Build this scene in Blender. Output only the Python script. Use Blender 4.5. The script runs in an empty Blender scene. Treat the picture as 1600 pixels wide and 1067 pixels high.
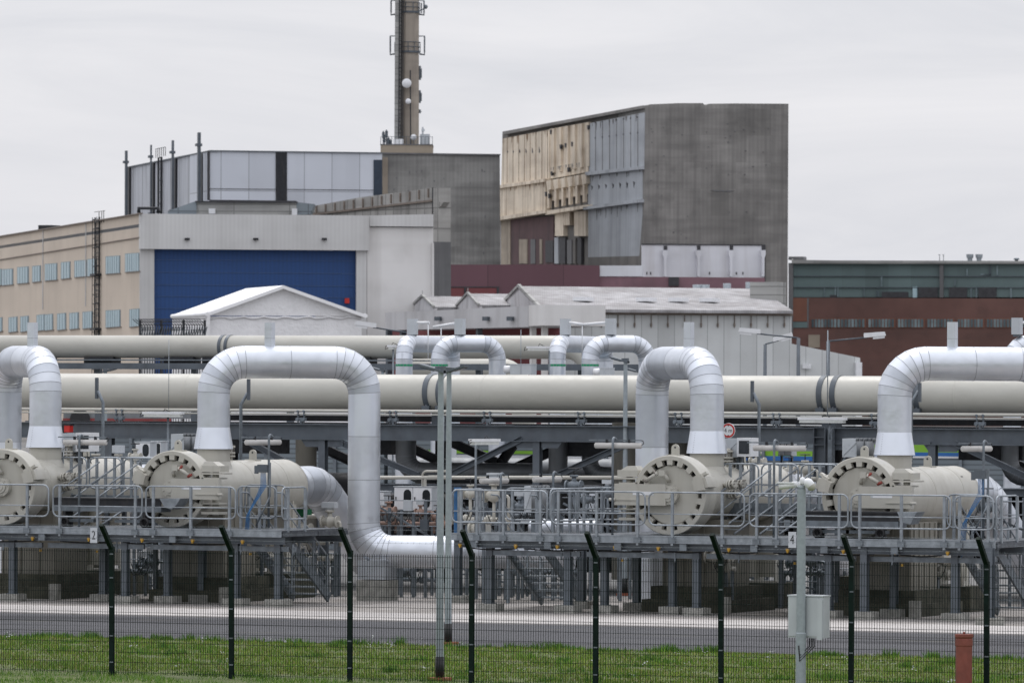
import bpy, math, random
import numpy as np
from mathutils import Vector as V, Matrix
rnd = random.Random(7)
sc = bpy.context.scene
R = math.radians
# ---------------------------------------------------------------- camera
TH = R(26.0); FPX = 10160.0; HC = 5.55; ROLL = 0.004; H0 = 600.0
FW = V((-math.sin(TH), math.cos(TH), 0)); RT = V((math.cos(TH), math.sin(TH), 0)); UP = V((0, 0, 1))
CAM = V((0, 0, 0)) - FW*158.8; CAM.z = HC
RC = (RT + UP*ROLL).normalized(); UC = (UP - RT*ROLL).normalized()
cd = bpy.data.cameras.new('camera'); cam = bpy.data.objects.new('camera', cd); sc.collection.objects.link(cam)
m = Matrix.Identity(4)
for i in range(3):
    m[i][0] = RC[i]; m[i][1] = UC[i]; m[i][2] = -FW[i]; m[i][3] = CAM[i]
cam.matrix_world = m
cd.sensor_width = 36; cd.lens = 36*FPX/1600; cd.shift_y = (H0-533.5)/1600
cd.clip_start = 1; cd.clip_end = 9000
cd.dof.use_dof = True; cd.dof.focus_distance = 150; cd.dof.aperture_fstop = 6.3
sc.camera = cam
# ---------------------------------------------------------------- world, sun, exposure
SUN_EL, SUN_AZ = R(64), R(322)      # azimuth of the sun in world XY measured from +Y clockwise
w = bpy.data.worlds.new('World'); sc.world = w; w.use_nodes = True
nt = w.node_tree; nt.nodes.clear()
def wn(t, **k):
    n = nt.nodes.new(t)
    for a, b in k.items(): setattr(n, a, b)
    return n
out = wn('ShaderNodeOutputWorld'); bg = wn('ShaderNodeBackground'); add = wn('ShaderNodeAddShader'); bg2 = wn('ShaderNodeBackground')
sky = wn('ShaderNodeTexSky'); sky.sky_type = 'NISHITA'; sky.sun_disc = False; sky.sun_elevation = SUN_EL; sky.sun_rotation = SUN_AZ; sky.dust_density = 4
nt.links.new(sky.outputs[0], bg.inputs[0]); bg.inputs[1].default_value = 0.012
tc = wn('ShaderNodeTexCoord'); sep = wn('ShaderNodeSeparateXYZ'); nt.links.new(tc.outputs['Generated'], sep.inputs[0])
mp = wn('ShaderNodeMapping'); mp.inputs['Scale'].default_value = (9, 9, 48); nt.links.new(tc.outputs['Generated'], mp.inputs[0])
nz = wn('ShaderNodeTexNoise'); nz.inputs['Scale'].default_value = 1.0; nz.inputs['Detail'].default_value = 7; nz.inputs['Roughness'].default_value = .58; nz.inputs['Distortion'].default_value = .6
nt.links.new(mp.outputs[0], nz.inputs['Vector'])
cr = wn('ShaderNodeValToRGB'); cr.color_ramp.elements[0].position = .22; cr.color_ramp.elements[0].color = (.60, .622, .68, 1)
cr.color_ramp.elements[1].position = .66; cr.color_ramp.elements[1].color = (.80, .80, .835, 1)
nt.links.new(nz.outputs[0], cr.inputs[0])
gr = wn('ShaderNodeMapRange'); gr.inputs[1].default_value = 0.05; gr.inputs[2].default_value = 1; gr.inputs[3].default_value = 1.0; gr.inputs[4].default_value = 2.0
nt.links.new(sep.outputs[2], gr.inputs[0])
nt.links.new(cr.outputs[0], bg2.inputs[0]); nt.links.new(gr.outputs[0], bg2.inputs[1])
nt.links.new(bg.outputs[0], add.inputs[0]); nt.links.new(bg2.outputs[0], add.inputs[1]); nt.links.new(add.outputs[0], out.inputs[0])
ld = bpy.data.lights.new('sun', 'SUN'); ld.energy = 1.3; ld.angle = R(25); ld.color = (1, .97, .93)
lo = bpy.data.objects.new('sun', ld); sc.collection.objects.link(lo)
sd = V((math.sin(SUN_AZ)*math.cos(SUN_EL), math.cos(SUN_AZ)*math.cos(SUN_EL), math.sin(SUN_EL)))
lo.rotation_euler = sd.to_track_quat('Z', 'Y').to_euler()
vs = sc.view_settings; vs.view_transform = 'Standard'; vs.look = 'None'; vs.exposure = 0; vs.gamma = 1
try: vs.use_curve_mapping = False
except Exception: pass
sc.cycles.max_bounces = 6; sc.cycles.diffuse_bounces = 3; sc.cycles.glossy_bounces = 3
# ---------------------------------------------------------------- pixel of the photograph -> point in the place
def ray(px, py): return FW + RC*((px-800)/FPX) + UC*((H0-py)/FPX)
def PZ(px, py, Z): return CAM + ray(px, py)*Z
def PY(px, py, Y):
    r = ray(px, py); return CAM + r*((Y-CAM.y)/r.y)
def PG(px, py, z=0.0):
    r = ray(px, py); return CAM + r*((z-CAM.z)/r.z)
def XA(px, Y, py=800): return PY(px, py, Y).x
def ZA(px, py, Y): return PY(px, py, Y).z
# ---------------------------------------------------------------- materials
def newmat(name, rough=.6, metal=0.0):
    mt = bpy.data.materials.new(name); mt.use_nodes = True
    n = mt.node_tree.nodes; b = n['Principled BSDF']
    b.inputs['Roughness'].default_value = rough; b.inputs['Metallic'].default_value = metal
    return mt, mt.node_tree, b
def N(t, typ, **k):
    n = t.nodes.new(typ)
    for a, b in k.items(): setattr(n, a, b)
    return n
def noise_fac(t, scale, vec=(1, 1, 1), detail=4, lo=.35, hi=.65, rot=0):
    g = N(t, 'ShaderNodeNewGeometry'); mp = N(t, 'ShaderNodeMapping'); mp.inputs['Scale'].default_value = vec; mp.inputs['Rotation'].default_value = (0, 0, rot)
    t.links.new(g.outputs['Position'], mp.inputs[0])
    nz = N(t, 'ShaderNodeTexNoise'); nz.inputs['Scale'].default_value = scale; nz.inputs['Detail'].default_value = detail
    t.links.new(mp.outputs[0], nz.inputs['Vector'])
    mr = N(t, 'ShaderNodeMapRange'); mr.inputs[1].default_value = lo; mr.inputs[2].default_value = hi
    t.links.new(nz.outputs[0], mr.inputs[0]); return mr.outputs[0]
def mixc(t, fac, a, b, mode='MIX'):
    m = N(t, 'ShaderNodeMix', data_type='RGBA', blend_type=mode)
    for s, v in ((0, fac), (6, a), (7, b)):
        if isinstance(v, (int, float)): m.inputs[s].default_value = v
        elif isinstance(v, (tuple, list)): m.inputs[s].default_value = (*v[:3], 1)
        else: t.links.new(v, m.inputs[s])
    return m.outputs[2]
def sc3(c, k): return tuple(min(1, x*k) for x in c)
def paint(name, col, rough=.5, metal=0.0, var=.12, scale=2.5, dirt=.15, dirtcol=(.12, .10, .08), streak=(3, 3, .35), bump=0, spec=None):
    mt, t, b = newmat(name, rough, metal)
    c = mixc(t, noise_fac(t, scale), sc3(col, 1-var), sc3(col, 1+var*.5))
    if dirt: 
        f = noise_fac(t, 1.6, streak, 5, .52, .78)
        mm = N(t, 'ShaderNodeMath', operation='MULTIPLY'); mm.inputs[1].default_value = dirt; t.links.new(f, mm.inputs[0])
        c = mixc(t, mm.outputs[0], c, dirtcol)
    t.links.new(c, b.inputs['Base Color'])
    rr = N(t, 'ShaderNodeMapRange'); rr.inputs[3].default_value = max(0, rough-.08); rr.inputs[4].default_value = min(1, rough+.1)
    t.links.new(noise_fac(t, scale*3), rr.inputs[0]); t.links.new(rr.outputs[0], b.inputs['Roughness'])
    if bump:
        bp = N(t, 'ShaderNodeBump'); bp.inputs['Distance'].default_value = bump; t.links.new(noise_fac(t, scale*6, detail=6), bp.inputs['Height']); t.links.new(bp.outputs[0], b.inputs['Normal'])
    return mt
def wallmat(name, col, dark, rough=.85, big=.05, layers=.5, layer_k=.35, streak=.5, streak_k=.6, blot=.5, rib=0, ribang=0, ribk=.12, panel=None):
    """weathered far wall: layers (horizontal pour lines), vertical streaks, blotches, optional ribs"""
    mt, t, b = newmat(name, rough)
    c = mixc(t, noise_fac(t, big*3, (1, 1, 1), 6, .3, .7), sc3(col, 1-.25*blot), sc3(col, 1+.12*blot))
    def amt(f, k):
        mm = N(t, 'ShaderNodeMath', operation='MULTIPLY'); mm.inputs[1].default_value = k; t.links.new(f, mm.inputs[0]); return mm.outputs[0]
    c = mixc(t, amt(noise_fac(t, layers, (.12, .12, 1), 4, .45, .7), layer_k), c, dark)
    c = mixc(t, amt(noise_fac(t, streak, (1, 1, .07), 5, .5, .75), streak_k), c, dark)
    c = mixc(t, amt(noise_fac(t, big*8, (1, 1, 1), 7, .55, .8), .45*blot), c, sc3(dark, .8))
    if rib or panel:
        g = N(t, 'ShaderNodeNewGeometry')
    if rib:
        mp = N(t, 'ShaderNodeMapping'); mp.inputs['Rotation'].default_value = (0, 0, ribang); t.links.new(g.outputs['Position'], mp.inputs[0])
        wv = N(t, 'ShaderNodeTexWave', bands_direction='X'); wv.inputs['Scale'].default_value = rib; t.links.new(mp.outputs[0], wv.inputs['Vector'])
        c = mixc(t, amt(wv.outputs['Fac'], ribk), c, sc3(dark, .9))
    if panel:
        mp2 = N(t, 'ShaderNodeMapping'); mp2.inputs['Rotation'].default_value = (R(90), 0, 0) if panel[2] == 0 else (R(90), 0, panel[2])
        vr = N(t, 'ShaderNodeVectorRotate', rotation_type='Z_AXIS'); vr.inputs['Angle'].default_value = -panel[2]; t.links.new(g.outputs['Position'], vr.inputs['Vector'])
        sp = N(t, 'ShaderNodeSeparateXYZ'); cb = N(t, 'ShaderNodeCombineXYZ'); t.links.new(vr.outputs[0], sp.inputs[0]); t.links.new(sp.outputs[0], cb.inputs[0]); t.links.new(sp.outputs[2], cb.inputs[1])
        bk = N(t, 'ShaderNodeTexBrick'); bk.inputs['Scale'].default_value = 1; bk.inputs['Brick Width'].default_value = panel[0]; bk.inputs['Row Height'].default_value = panel[1]; bk.offset = panel[4] if len(panel) > 4 else 0
        bk.inputs['Mortar Size'].default_value = panel[3]; bk.inputs['Color1'].default_value = (1, 1, 1, 1); bk.inputs['Color2'].default_value = (.80, .80, .80, 1); bk.inputs['Mortar'].default_value = (*([panel[5] if len(panel) > 5 else .55]*3), 1); bk.inputs['Mortar Smooth'].default_value = .3
        t.links.new(cb.outputs[0], bk.inputs['Vector'])
        c = mixc(t, 1.0, c, bk.outputs[0], 'MULTIPLY')
    t.links.new(c, b.inputs['Base Color']); return mt
M = {}
M['beige'] = paint('beige_paint', (.45, .437, .39), .36, 0, .06, 1.2, .28, (.25, .22, .17))
M['beige_dark'] = paint('weathered_beige', (.20, .19, .16), .5, 0, .1, 1.5, .3)
M['beige_pipe'] = paint('beige_pipe_paint', (.49, .48, .435), .42, 0, .06, .5, .30, (.33, .31, .27), (.35, .5, 1.6), .004)
M['clad'] = paint('white_sheet_cladding', (.64, .67, .72), .40, .76, .08, .9, .22, (.40, .43, .47), (2, 2, .3), .0022)
M['clad2'] = paint('greyer_sheet_cladding', (.52, .55, .60), .43, .78, .08, .9, .22, (.36, .38, .42), (2, 2, .3), .0022)
M['clad3'] = paint('bright_sheet_cladding', (.72, .755, .82), .36, .78, .05, .9, .08, (.5, .5, .55), (2, 2, .3))
M['seam'] = paint('cladding_seam', (.27, .285, .305), .6, .3, .1)
M['galv'] = paint('galvanised_steel', (.175, .20, .225), .5, .45, .25, 5, .25, (.14, .15, .16))
M['galv_light'] = paint('bright_galvanised_steel', (.28, .31, .34), .45, .5, .2, 6, .15, (.25, .27, .3))
M['lamp_pole'] = paint('zinc_lamp_pole', (.30, .34, .365), .65, .0, .10, 14, .10, (.22, .25, .26), (7, 7, 7))
M['steel'] = paint('grey_painted_steel', (.105, .122, .142), .5, .25, .15, 2, .3, (.07, .07, .07))
M['steel_dark'] = paint('dark_steel', (.022, .024, .029), .55, .3, .25, 3, .2)
M['grate'] = paint('deck_grating', (.09, .10, .115), .6, .4, .3, 6, .4, (.07, .07, .07), (2, 2, 2))
M['white'] = paint('white_paint', (.74, .75, .77), .45, 0, .06, 3, .12, (.4, .38, .34))
M['box'] = paint('grey_cabinet_paint', (.50, .53, .56), .45, .1, .06, 2, .12, (.3, .3, .3))
M['glass'] = paint('dark_glass', (.02, .024, .028), .12, 0, .2, 2, 0)
M['rubber'] = paint('black_rubber', (.015, .015, .017), .6, 0, .2, 3, 0)
M['red'] = paint('red_paint', (.50, .02, .015), .45, 0, .1, 3, .1)
M['lockred'] = paint('dark_red_grip', (.22, .03, .02), .5, 0, .1, 3, .1)
M['redbrown'] = paint('red_brown_pipe', (.21, .058, .042), .7, 0, .2, 5, .5, (.16, .05, .04), (9, 9, 1))
M['brickred'] = paint('red_footing', (.30, .09, .05), .85, 0, .2, 8, .3)
M['yellow'] = paint('yellow_paint', (.42, .24, .02), .5, 0, .1, 4, .1)
M['blue'] = paint('blue_cable', (.03, .13, .30), .5, 0, .25, 8, .1)
M['greenp'] = paint('green_paint', (.01, .12, .05), .5, 0, .1, 3, .1)
M['greenband'] = paint('green_band', (.0, .30, .13), .5, 0, .05, 3, 0)
M['rust'] = paint('rusty_pipe', (.30, .20, .16), .7, 0, .3, 6, .4, (.18, .05, .02), (3, 3, 3))
M['fence'] = paint('dark_green_fence', (.003, .012, .009), .6, .0, .3, 8, .0)
M['fence'].node_tree.nodes['Principled BSDF'].inputs['Specular IOR Level'].default_value = .15
M['lens'] = paint('frosted_lens', (.62, .64, .62), .25, 0, .1, 4, .15, (.3, .3, .3))
M['concrete'] = paint('footing_concrete', (.34, .335, .31), .9, 0, .25, 5, .45, (.12, .12, .10), (1.5, 1.5, 1.5), .01)
M['mossy'] = paint('mossy_concrete', (.07, .068, .05), .95, 0, .4, 2.5, .7, (.025, .03, .018), (1, 1, 1), .01)
M['lid'] = paint('rust_streaked_bolt', (.22, .20, .18), .6, .4, .2, 5, .3)
# ---------------------------------------------------------------- mesh builder
class MB:
    def __init__(s): s.v = []; s.f = []; s.m = []; s.sm = []; s.cm = 0
    def mat(s, i): s.cm = i; return s
    def face(s, idx, smooth=False): s.f.append(tuple(idx)); s.m.append(s.cm); s.sm.append(smooth)
    def pts(s, ps):
        b = len(s.v); s.v.extend([tuple(p) for p in ps]); return b
    def hexa(s, p):     # p: 8 points, bottom loop 0-3, top loop 4-7
        b = s.pts(p)
        for q in ((3, 2, 1, 0), (4, 5, 6, 7), (0, 1, 5, 4), (1, 2, 6, 5), (2, 3, 7, 6), (3, 0, 4, 7)): s.face([b+i for i in q])
    def box(s, x0, x1, y0, y1, z0, z1):
        if x0 > x1: x0, x1 = x1, x0
        if y0 > y1: y0, y1 = y1, y0
        if z0 > z1: z0, z1 = z1, z0
        s.hexa([(x0, y0, z0), (x1, y0, z0), (x1, y1, z0), (x0, y1, z0), (x0, y0, z1), (x1, y0, z1), (x1, y1, z1), (x0, y1, z1)])
    def cbox(s, c, dx, dy, dz): s.box(c[0]-dx/2, c[0]+dx/2, c[1]-dy/2, c[1]+dy/2, c[2]-dz/2, c[2]+dz/2)
    def bar(s, p, q, w, h, up=(0, 0, 1)):
        p = V(p); q = V(q); d = (q-p).normalized(); u = V(up)
        if abs(d.dot(u)) > .99: u = V((1, 0, 0))
        a = d.cross(u).normalized()*w/2; c = a.cross(d).normalized()*h/2
        s.hexa([p-a-c, p+a-c, q+a-c, q-a-c, p-a+c, p+a+c, q+a+c, q-a+c])
    def ibeam(s, p, q, w, h, t=.02, up=(0, 0, 1)):   # h along up, flanges of width w
        p = V(p); q = V(q); d = (q-p).normalized(); u = V(up)
        if abs(d.dot(u)) > .99: u = V((0, 1, 0))
        a = d.cross(u).normalized(); c = a.cross(d).normalized()
        s.bar(p+c*(h/2-t/2), q+c*(h/2-t/2), w, t, c); s.bar(p-c*(h/2-t/2), q-c*(h/2-t/2), w, t, c); s.bar(p, q, t, h-2*t, c)
    def frames(s, path, closed=False):
        P = [V(p) for p in path]; n = len(P); T = []
        for i in range(n):
            if closed: t = (P[(i+1) % n]-P[i-1])
            elif i == 0: t = P[1]-P[0]
            elif i == n-1: t = P[-1]-P[-2]
            else: t = (P[i+1]-P[i]).normalized()+(P[i]-P[i-1]).normalized()
            T.append(t.normalized())
        u = V((0, 0, 1)) if abs(T[0].z) < .9 else V((1, 0, 0))
        a = T[0].cross(u).normalized(); out = []
        for i in range(n):
            if i: 
                ax = T[i-1].cross(T[i])
                if ax.length > 1e-7: a = Matrix.Rotation(T[i-1].angle(T[i]), 3, ax) @ a
            a = (a - T[i]*a.dot(T[i])).normalized(); out.append((P[i], T[i], a, T[i].cross(a)))
        return out
    def tube(s, path, r, n=8, caps=True, closed=False):
        fr = s.frames(path, closed); k = len(fr); rr = r if isinstance(r, (list, tuple)) else [r]*k; b = len(s.v)
        for i, (p, t, a, c) in enumerate(fr):
            mit = 1.0
            for j in range(n):
                an = 2*math.pi*j/n; s.v.append(tuple(p+a*math.cos(an)*rr[i]+c*math.sin(an)*rr[i]))
        for i in range(k if closed else k-1):
            i2 = (i+1) % k
            for j in range(n): s.face((b+i*n+j, b+i*n+(j+1) % n, b+i2*n+(j+1) % n, b+i2*n+j), True)
        if caps and not closed:
            s.face([b+j for j in range(n)][::-1]); s.face([b+(k-1)*n+j for j in range(n)])
    def cyl(s, p, q, r, r2=None, n=16, caps=True): s.tube([p, q], [r, r if r2 is None else r2], n, caps)
    def gore(s, path, r, n=32, seams=None, seam_mat=1, base=0, caps=True, shades=None):
        """mitred sheet-metal pipe: every segment shaded on its own, thin raised bands at the joints listed in seams"""
        fr = s.frames(path); k = len(fr); rings = []
        P = [f[0] for f in fr]
        for i, (p, t, a, c) in enumerate(fr):
            seg = (P[i]-P[i-1]).normalized() if i else (P[1]-P[0]).normalized()
            ring = []
            cosb = max(.5, abs(t.dot(seg)))
            nrm = None
            if 0 < i < k-1:
                bi = (P[i+1]-P[i]).normalized()-(P[i]-P[i-1]).normalized()
                nrm = bi.normalized() if bi.length > 1e-6 else None
            for j in range(n):
                an = 2*math.pi*j/n; d = a*math.cos(an)+c*math.sin(an)
                if nrm: d = d + nrm*(d.dot(nrm))*(1/cosb-1)
                ring.append(d*r)
            rings.append(ring)
        for i in range(k-1):
            b = len(s.v)
            for q in (i, i+1):
                for d in rings[q]: s.v.append(tuple(P[q]+d))
            s.cm = base if not shades else shades[(i*7+int(abs(P[i].x*3))) % len(shades)]
            for j in range(n): s.face((b+j, b+(j+1) % n, b+n+(j+1) % n, b+n+j), True)
        s.cm = base
        if caps:
            for q in (0, k-1):
                b = s.pts([P[q]+d for d in rings[q]]); s.face([b+j for j in range(n)] if q else [b+j for j in range(n)][::-1])
        s.cm = seam_mat
        for i in (range(k) if seams is None else seams):
            t = fr[i][1]*.0055; b = len(s.v)
            for o in (-t, t):
                for d in rings[i]: s.v.append(tuple(P[i]+d*(1+.006/r)+o))
            for j in range(n): s.face((b+j, b+(j+1) % n, b+n+(j+1) % n, b+n+j), True)
        s.cm = base
    def lathe(s, o, ax, prof, n=32, smooth=True, cap0=True, cap1=True):
        o = V(o); ax = V(ax).normalized(); u = V((0, 0, 1)) if abs(ax.z) < .9 else V((1, 0, 0)); a = ax.cross(u).normalized(); c = a.cross(ax)
        def ring(t, r): return s.pts([o+ax*t+(a*math.cos(2*math.pi*j/n)+c*math.sin(2*math.pi*j/n))*r for j in range(n)])
        for (t0, r0), (t1, r1) in zip(prof[:-1], prof[1:]):
            b0 = ring(t0, r0); b1 = ring(t1, r1)
            for j in range(n): s.face((b0+(j+1) % n, b0+j, b1+j, b1+(j+1) % n), smooth)
        if cap0 and prof[0][1] > 1e-5: b = ring(*prof[0]); s.face([b+j for j in range(n)])
        if cap1 and prof[-1][1] > 1e-5: b = ring(*prof[-1]); s.face([b+j for j in range(n)][::-1])
    def dome(s, o, ax, r, h, n=32, k=6):
        s.slathe(o, ax, [(h*math.sin(math.pi/2*i/k), max(.001, r*math.cos(math.pi/2*i/k))) for i in range(k+1)], n)
    def slathe(s, o, ax, prof, n=32):   # smooth along the profile as well
        o = V(o); ax = V(ax).normalized(); u = V((0, 0, 1)) if abs(ax.z) < .9 else V((1, 0, 0)); a = ax.cross(u).normalized(); c = a.cross(ax); b = len(s.v)
        for t, r in prof:
            for j in range(n): s.v.append(tuple(o+ax*t+(a*math.cos(2*math.pi*j/n)+c*math.sin(2*math.pi*j/n))*r))
        for i in range(len(prof)-1):
            for j in range(n): s.face((b+i*n+(j+1) % n, b+i*n+j, b+(i+1)*n+j, b+(i+1)*n+(j+1) % n), True)
    def torus(s, c, ax, R_, r, n=24, k=6):
        c = V(c); ax = V(ax).normalized(); u = V((0, 0, 1)) if abs(ax.z) < .9 else V((1, 0, 0)); a = ax.cross(u).normalized(); d = a.cross(ax)
        s.tube([c+(a*math.cos(2*math.pi*i/n)+d*math.sin(2*math.pi*i/n))*R_ for i in range(n)], r, k, False, True)
    def prism(s, poly, off):
        off = V(off); n = len(poly); b = s.pts(poly); b2 = s.pts([V(p)+off for p in poly])
        s.face([b+i for i in range(n)][::-1]); s.face([b2+i for i in range(n)])
        for i in range(n): s.face((b+i, b+(i+1) % n, b2+(i+1) % n, b2+i))
    def build(s, name, mats, parent=None, world=True):
        """world=True: the coordinates are the place's, moved into the parent's frame"""
        me = bpy.data.meshes.new(name); vv = np.array(s.v, dtype=float)
        if parent is not None and world:
            o = parent; off = V((0, 0, 0))
            while o is not None: off += o.location; o = o.parent
            vv = vv - np.array(off)
        me.from_pydata([tuple(x) for x in vv], [], s.f)
        for q in (mats if isinstance(mats, (list, tuple)) else [mats]): me.materials.append(M[q] if isinstance(q, str) else q)
        me.polygons.foreach_set('material_index', s.m); me.polygons.foreach_set('use_smooth', s.sm)
        me.update()
        o = bpy.data.objects.new(name, me); sc.collection.objects.link(o)
        if parent is not None: o.parent = parent
        return o
def tag(o, label=None, cat=None, group=None, kind=None):
    if label: o['label'] = label
    if cat: o['category'] = cat
    if group: o['group'] = group
    if kind: o['kind'] = kind
    return o
def thing(name, label, cat, loc=(0, 0, 0), group=None):
    o = bpy.data.objects.new(name, None); o.empty_display_size = .2; sc.collection.objects.link(o); o.location = loc
    return tag(o, label, cat, group)
def single(mb, name, mats, label, cat, base, group=None, kind=None):
    """one-mesh thing whose origin sits at base"""
    base = V(base); mb.v = [(x-base.x, y-base.y, z-base.z) for x, y, z in mb.v]
    o = mb.build(name, mats); o.location = base; return tag(o, label, cat, group, kind)
def dup(root, loc, label, parent=None):
    r = root.copy(); sc.collection.objects.link(r); r.location = loc; r['label'] = label
    def rec(a, b):
        for ch in [c for c in KIDS.get(a.name, ())]:
            c = ch.copy(); sc.collection.objects.link(c); c.parent = b; rec(ch, c)
    rec(root, r); return r
KIDS = {}
def kids():
    KIDS.clear()
    for o in sc.collection.objects:
        if o.parent: KIDS.setdefault(o.parent.name, []).append(o)
def text_mesh(mb_parent, name, txt, size, loc, rot, matname, depth=.003):
    cu = bpy.data.curves.new(name, 'FONT'); cu.body = txt; cu.size = size; cu.align_x = 'CENTER'; cu.align_y = 'CENTER'; cu.extrude = depth
    o = bpy.data.objects.new(name+'_tmp', cu); sc.collection.objects.link(o)
    me = bpy.data.meshes.new_from_object(o.evaluated_get(bpy.context.evaluated_depsgraph_get()))
    bpy.data.objects.remove(o); me.materials.clear(); me.materials.append(M[matname])
    q = bpy.data.objects.new(name, me); sc.collection.objects.link(q); q.parent = mb_parent; q.location = loc; q.rotation_euler = rot
    return q
class Wall:
    """vertical plane through two ground points; s runs along it, h up, d towards the camera"""
    clamp = False
    def __init__(s, px0, Z0, px1, Z1):
        a = PZ(px0, 600, Z0); b = PZ(px1, 600, Z1); s.A = V((a.x, a.y, 0)); s.B = V((b.x, b.y, 0)); s.L = (s.B-s.A).length
        s.t = (s.B-s.A).normalized(); s.n = V((s.t.y, -s.t.x, 0))
        if s.n.dot(CAM-s.A) < 0: s.n = -s.n
    def sh(s, px, py, d=0.0):
        r = ray(px, py); o = s.A+s.n*d; k = (o-CAM).dot(s.n)/r.dot(s.n); p = CAM+r*k; return (p-o).dot(s.t), p.z
    def P(s, a, h, d=0.0): return s.A+s.t*a+s.n*d+V((0, 0, h))
    def rect(s, mb, px0, py0, px1, py1, d0, d1):
        a0, h1 = s.sh(px0, py0); a1, _ = s.sh(px1, py0); _, h0 = s.sh(px0, py1); s.srect(mb, a0, a1, h0, h1, d0, d1)
    def srect(s, mb, a0, a1, h0, h1, d0, d1):
        if a0 > a1: a0, a1 = a1, a0
        if h0 > h1: h0, h1 = h1, h0
        if d0 > d1: d0, d1 = d1, d0
        mb.hexa([s.P(a0, h0, d1), s.P(a1, h0, d1), s.P(a1, h0, d0), s.P(a0, h0, d0), s.P(a0, h1, d1), s.P(a1, h1, d1), s.P(a1, h1, d0), s.P(a0, h1, d0)])
    def poly(s, mb, pts, d0, d1):
        q = []
        for x, y in pts:
            a, h = s.sh(x, y, d1)
            if s.clamp: a = min(a, s.L-.02)
            q.append(s.P(a, h, d0))
        mb.prism(q, s.n*(d1-d0))
# ================================================================ the ground
def ground_mats():
    mt, t, b = newmat('lawn_soil', .95)
    c = mixc(t, noise_fac(t, .5, (1, 1, 1), 6), (.06, .09, .018), (.10, .125, .03))
    c = mixc(t, noise_fac(t, 3.5, (1, 1, 1), 6, .5, .7), c, (.10, .085, .045)); t.links.new(c, b.inputs['Base Color']); M['lawn'] = mt
    mt, t, b = newmat('asphalt', .9)
    c = mixc(t, noise_fac(t, .25, (1, 1, 1), 6), (.058, .058, .066), (.085, .085, .093))
    c = mixc(t, noise_fac(t, 40, (1, 1, 1), 3, .4, .75), c, (.12, .12, .13))
    c = mixc(t, noise_fac(t, .6, (.08, 1, 1), 3, .52, .62), c, (.04, .04, .046)); c = mixc(t, noise_fac(t, .9, (.3, 1, 1), 6, .6, .68), c, (.10, .097, .095)); t.links.new(c, b.inputs['Base Color'])
    bp = N(t, 'ShaderNodeBump'); bp.inputs['Distance'].default_value = .01; t.links.new(noise_fac(t, 60), bp.inputs['Height']); t.links.new(bp.outputs[0], b.inputs['Normal']); M['asphalt'] = mt
    mt, t, b = newmat('yard_gravel', .95)
    c = mixc(t, noise_fac(t, .35, (1, .6, 1), 6), (.25, .23, .215), (.39, .365, .35))
    c = mixc(t, noise_fac(t, 1.5, (1, 1, 1), 6, .55, .7), c, (.2, .18, .16))
    c = mixc(t, noise_fac(t, 25, (1, 1, 1), 3, .5, .8), c, (.2, .19, .18)); t.links.new(c, b.inputs['Base Color']); M['yard'] = mt
    mt, t, b = newmat('kerb_concrete', .9)
    c = mixc(t, noise_fac(t, .5, (.4, 1, 1), 6), (.36, .34, .33), (.48, .455, .44))
    c = mixc(t, noise_fac(t, 3, (1, 1, 1), 6, .55, .75), c, (.3, .28, .26)); t.links.new(c, b.inputs['Base Color']); M['strip'] = mt
ground_mats()
g = MB(); g.mat(0)
def sheet(x0, x1, y0, y1, z, name, mat):
    q = MB(); b = q.pts([(x0, y0, z), (x1, y0, z), (x1, y1, z), (x0, y1, z)]); q.face((b, b+1, b+2, b+3))
    return tag(q.build(name, mat), name.replace('_', ' '), None, None, 'structure')
ROAD_N, ROAD_F = PG(800, 1011).y, PG(800, 975).y
YARD_F = 95
mt, t, b = newmat('far_paving', .95); c = mixc(t, noise_fac(t, .06, (1, 1, 1), 6), (.10, .10, .10), (.17, .165, .16)); t.links.new(c, b.inputs['Base Color']); M['far'] = mt
sheet(-2500, 2500, -400, 4500, -.016, 'ground', 'far')
sheet(-260, 260, -300, ROAD_F-.1, -.010, 'lawn', 'lawn')
sheet(-260, 260, ROAD_F-.1, 12.0, -.004, 'yard', 'yard')
sheet(-260, 260, ROAD_N, ROAD_F, .0, 'road', 'asphalt')
q = MB(); STRIP_F = PG(800, 963).y
q.box(-260, 260, ROAD_F, STRIP_F, -.05, .035); tag(q.build('pavement', 'strip'), 'pale concrete strip along the far edge of the road', None, None, 'structure')
# raised bank on the camera's side of the fence
q = MB(); nx, ny = 60, 14
x0, x1, y0, y1 = -30, 40, -54, -33.5
for j in range(ny+1):
    for i in range(nx+1):
        x = x0+(x1-x0)*i/nx; y = y0+(y1-y0)*j/ny; k = 1-j/ny
        hgt = .55*(math.sin(k*math.pi/2)**2)*(.75+.25*math.sin(x*.35+1)) * max(.15, min(1, (14-x)/22)) - .04
        q.v.append((x, y, hgt-.02))
for j in range(ny):
    for i in range(nx):
        a = j*(nx+1)+i; q.face((a, a+1, a+nx+2, a+nx+1), True)
tag(q.build('lawn_bank', 'lawn'), 'low grassy bank in front of the mesh fence', None, None, 'structure')
def bank_z(x, y):
    if y > y1: return -.012
    k = 1-(y-y0)/(y1-y0); return .55*(math.sin(k*math.pi/2)**2)*(.75+.25*math.sin(x*.35+1))*max(.15, min(1, (14-x)/22))-.06
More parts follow.
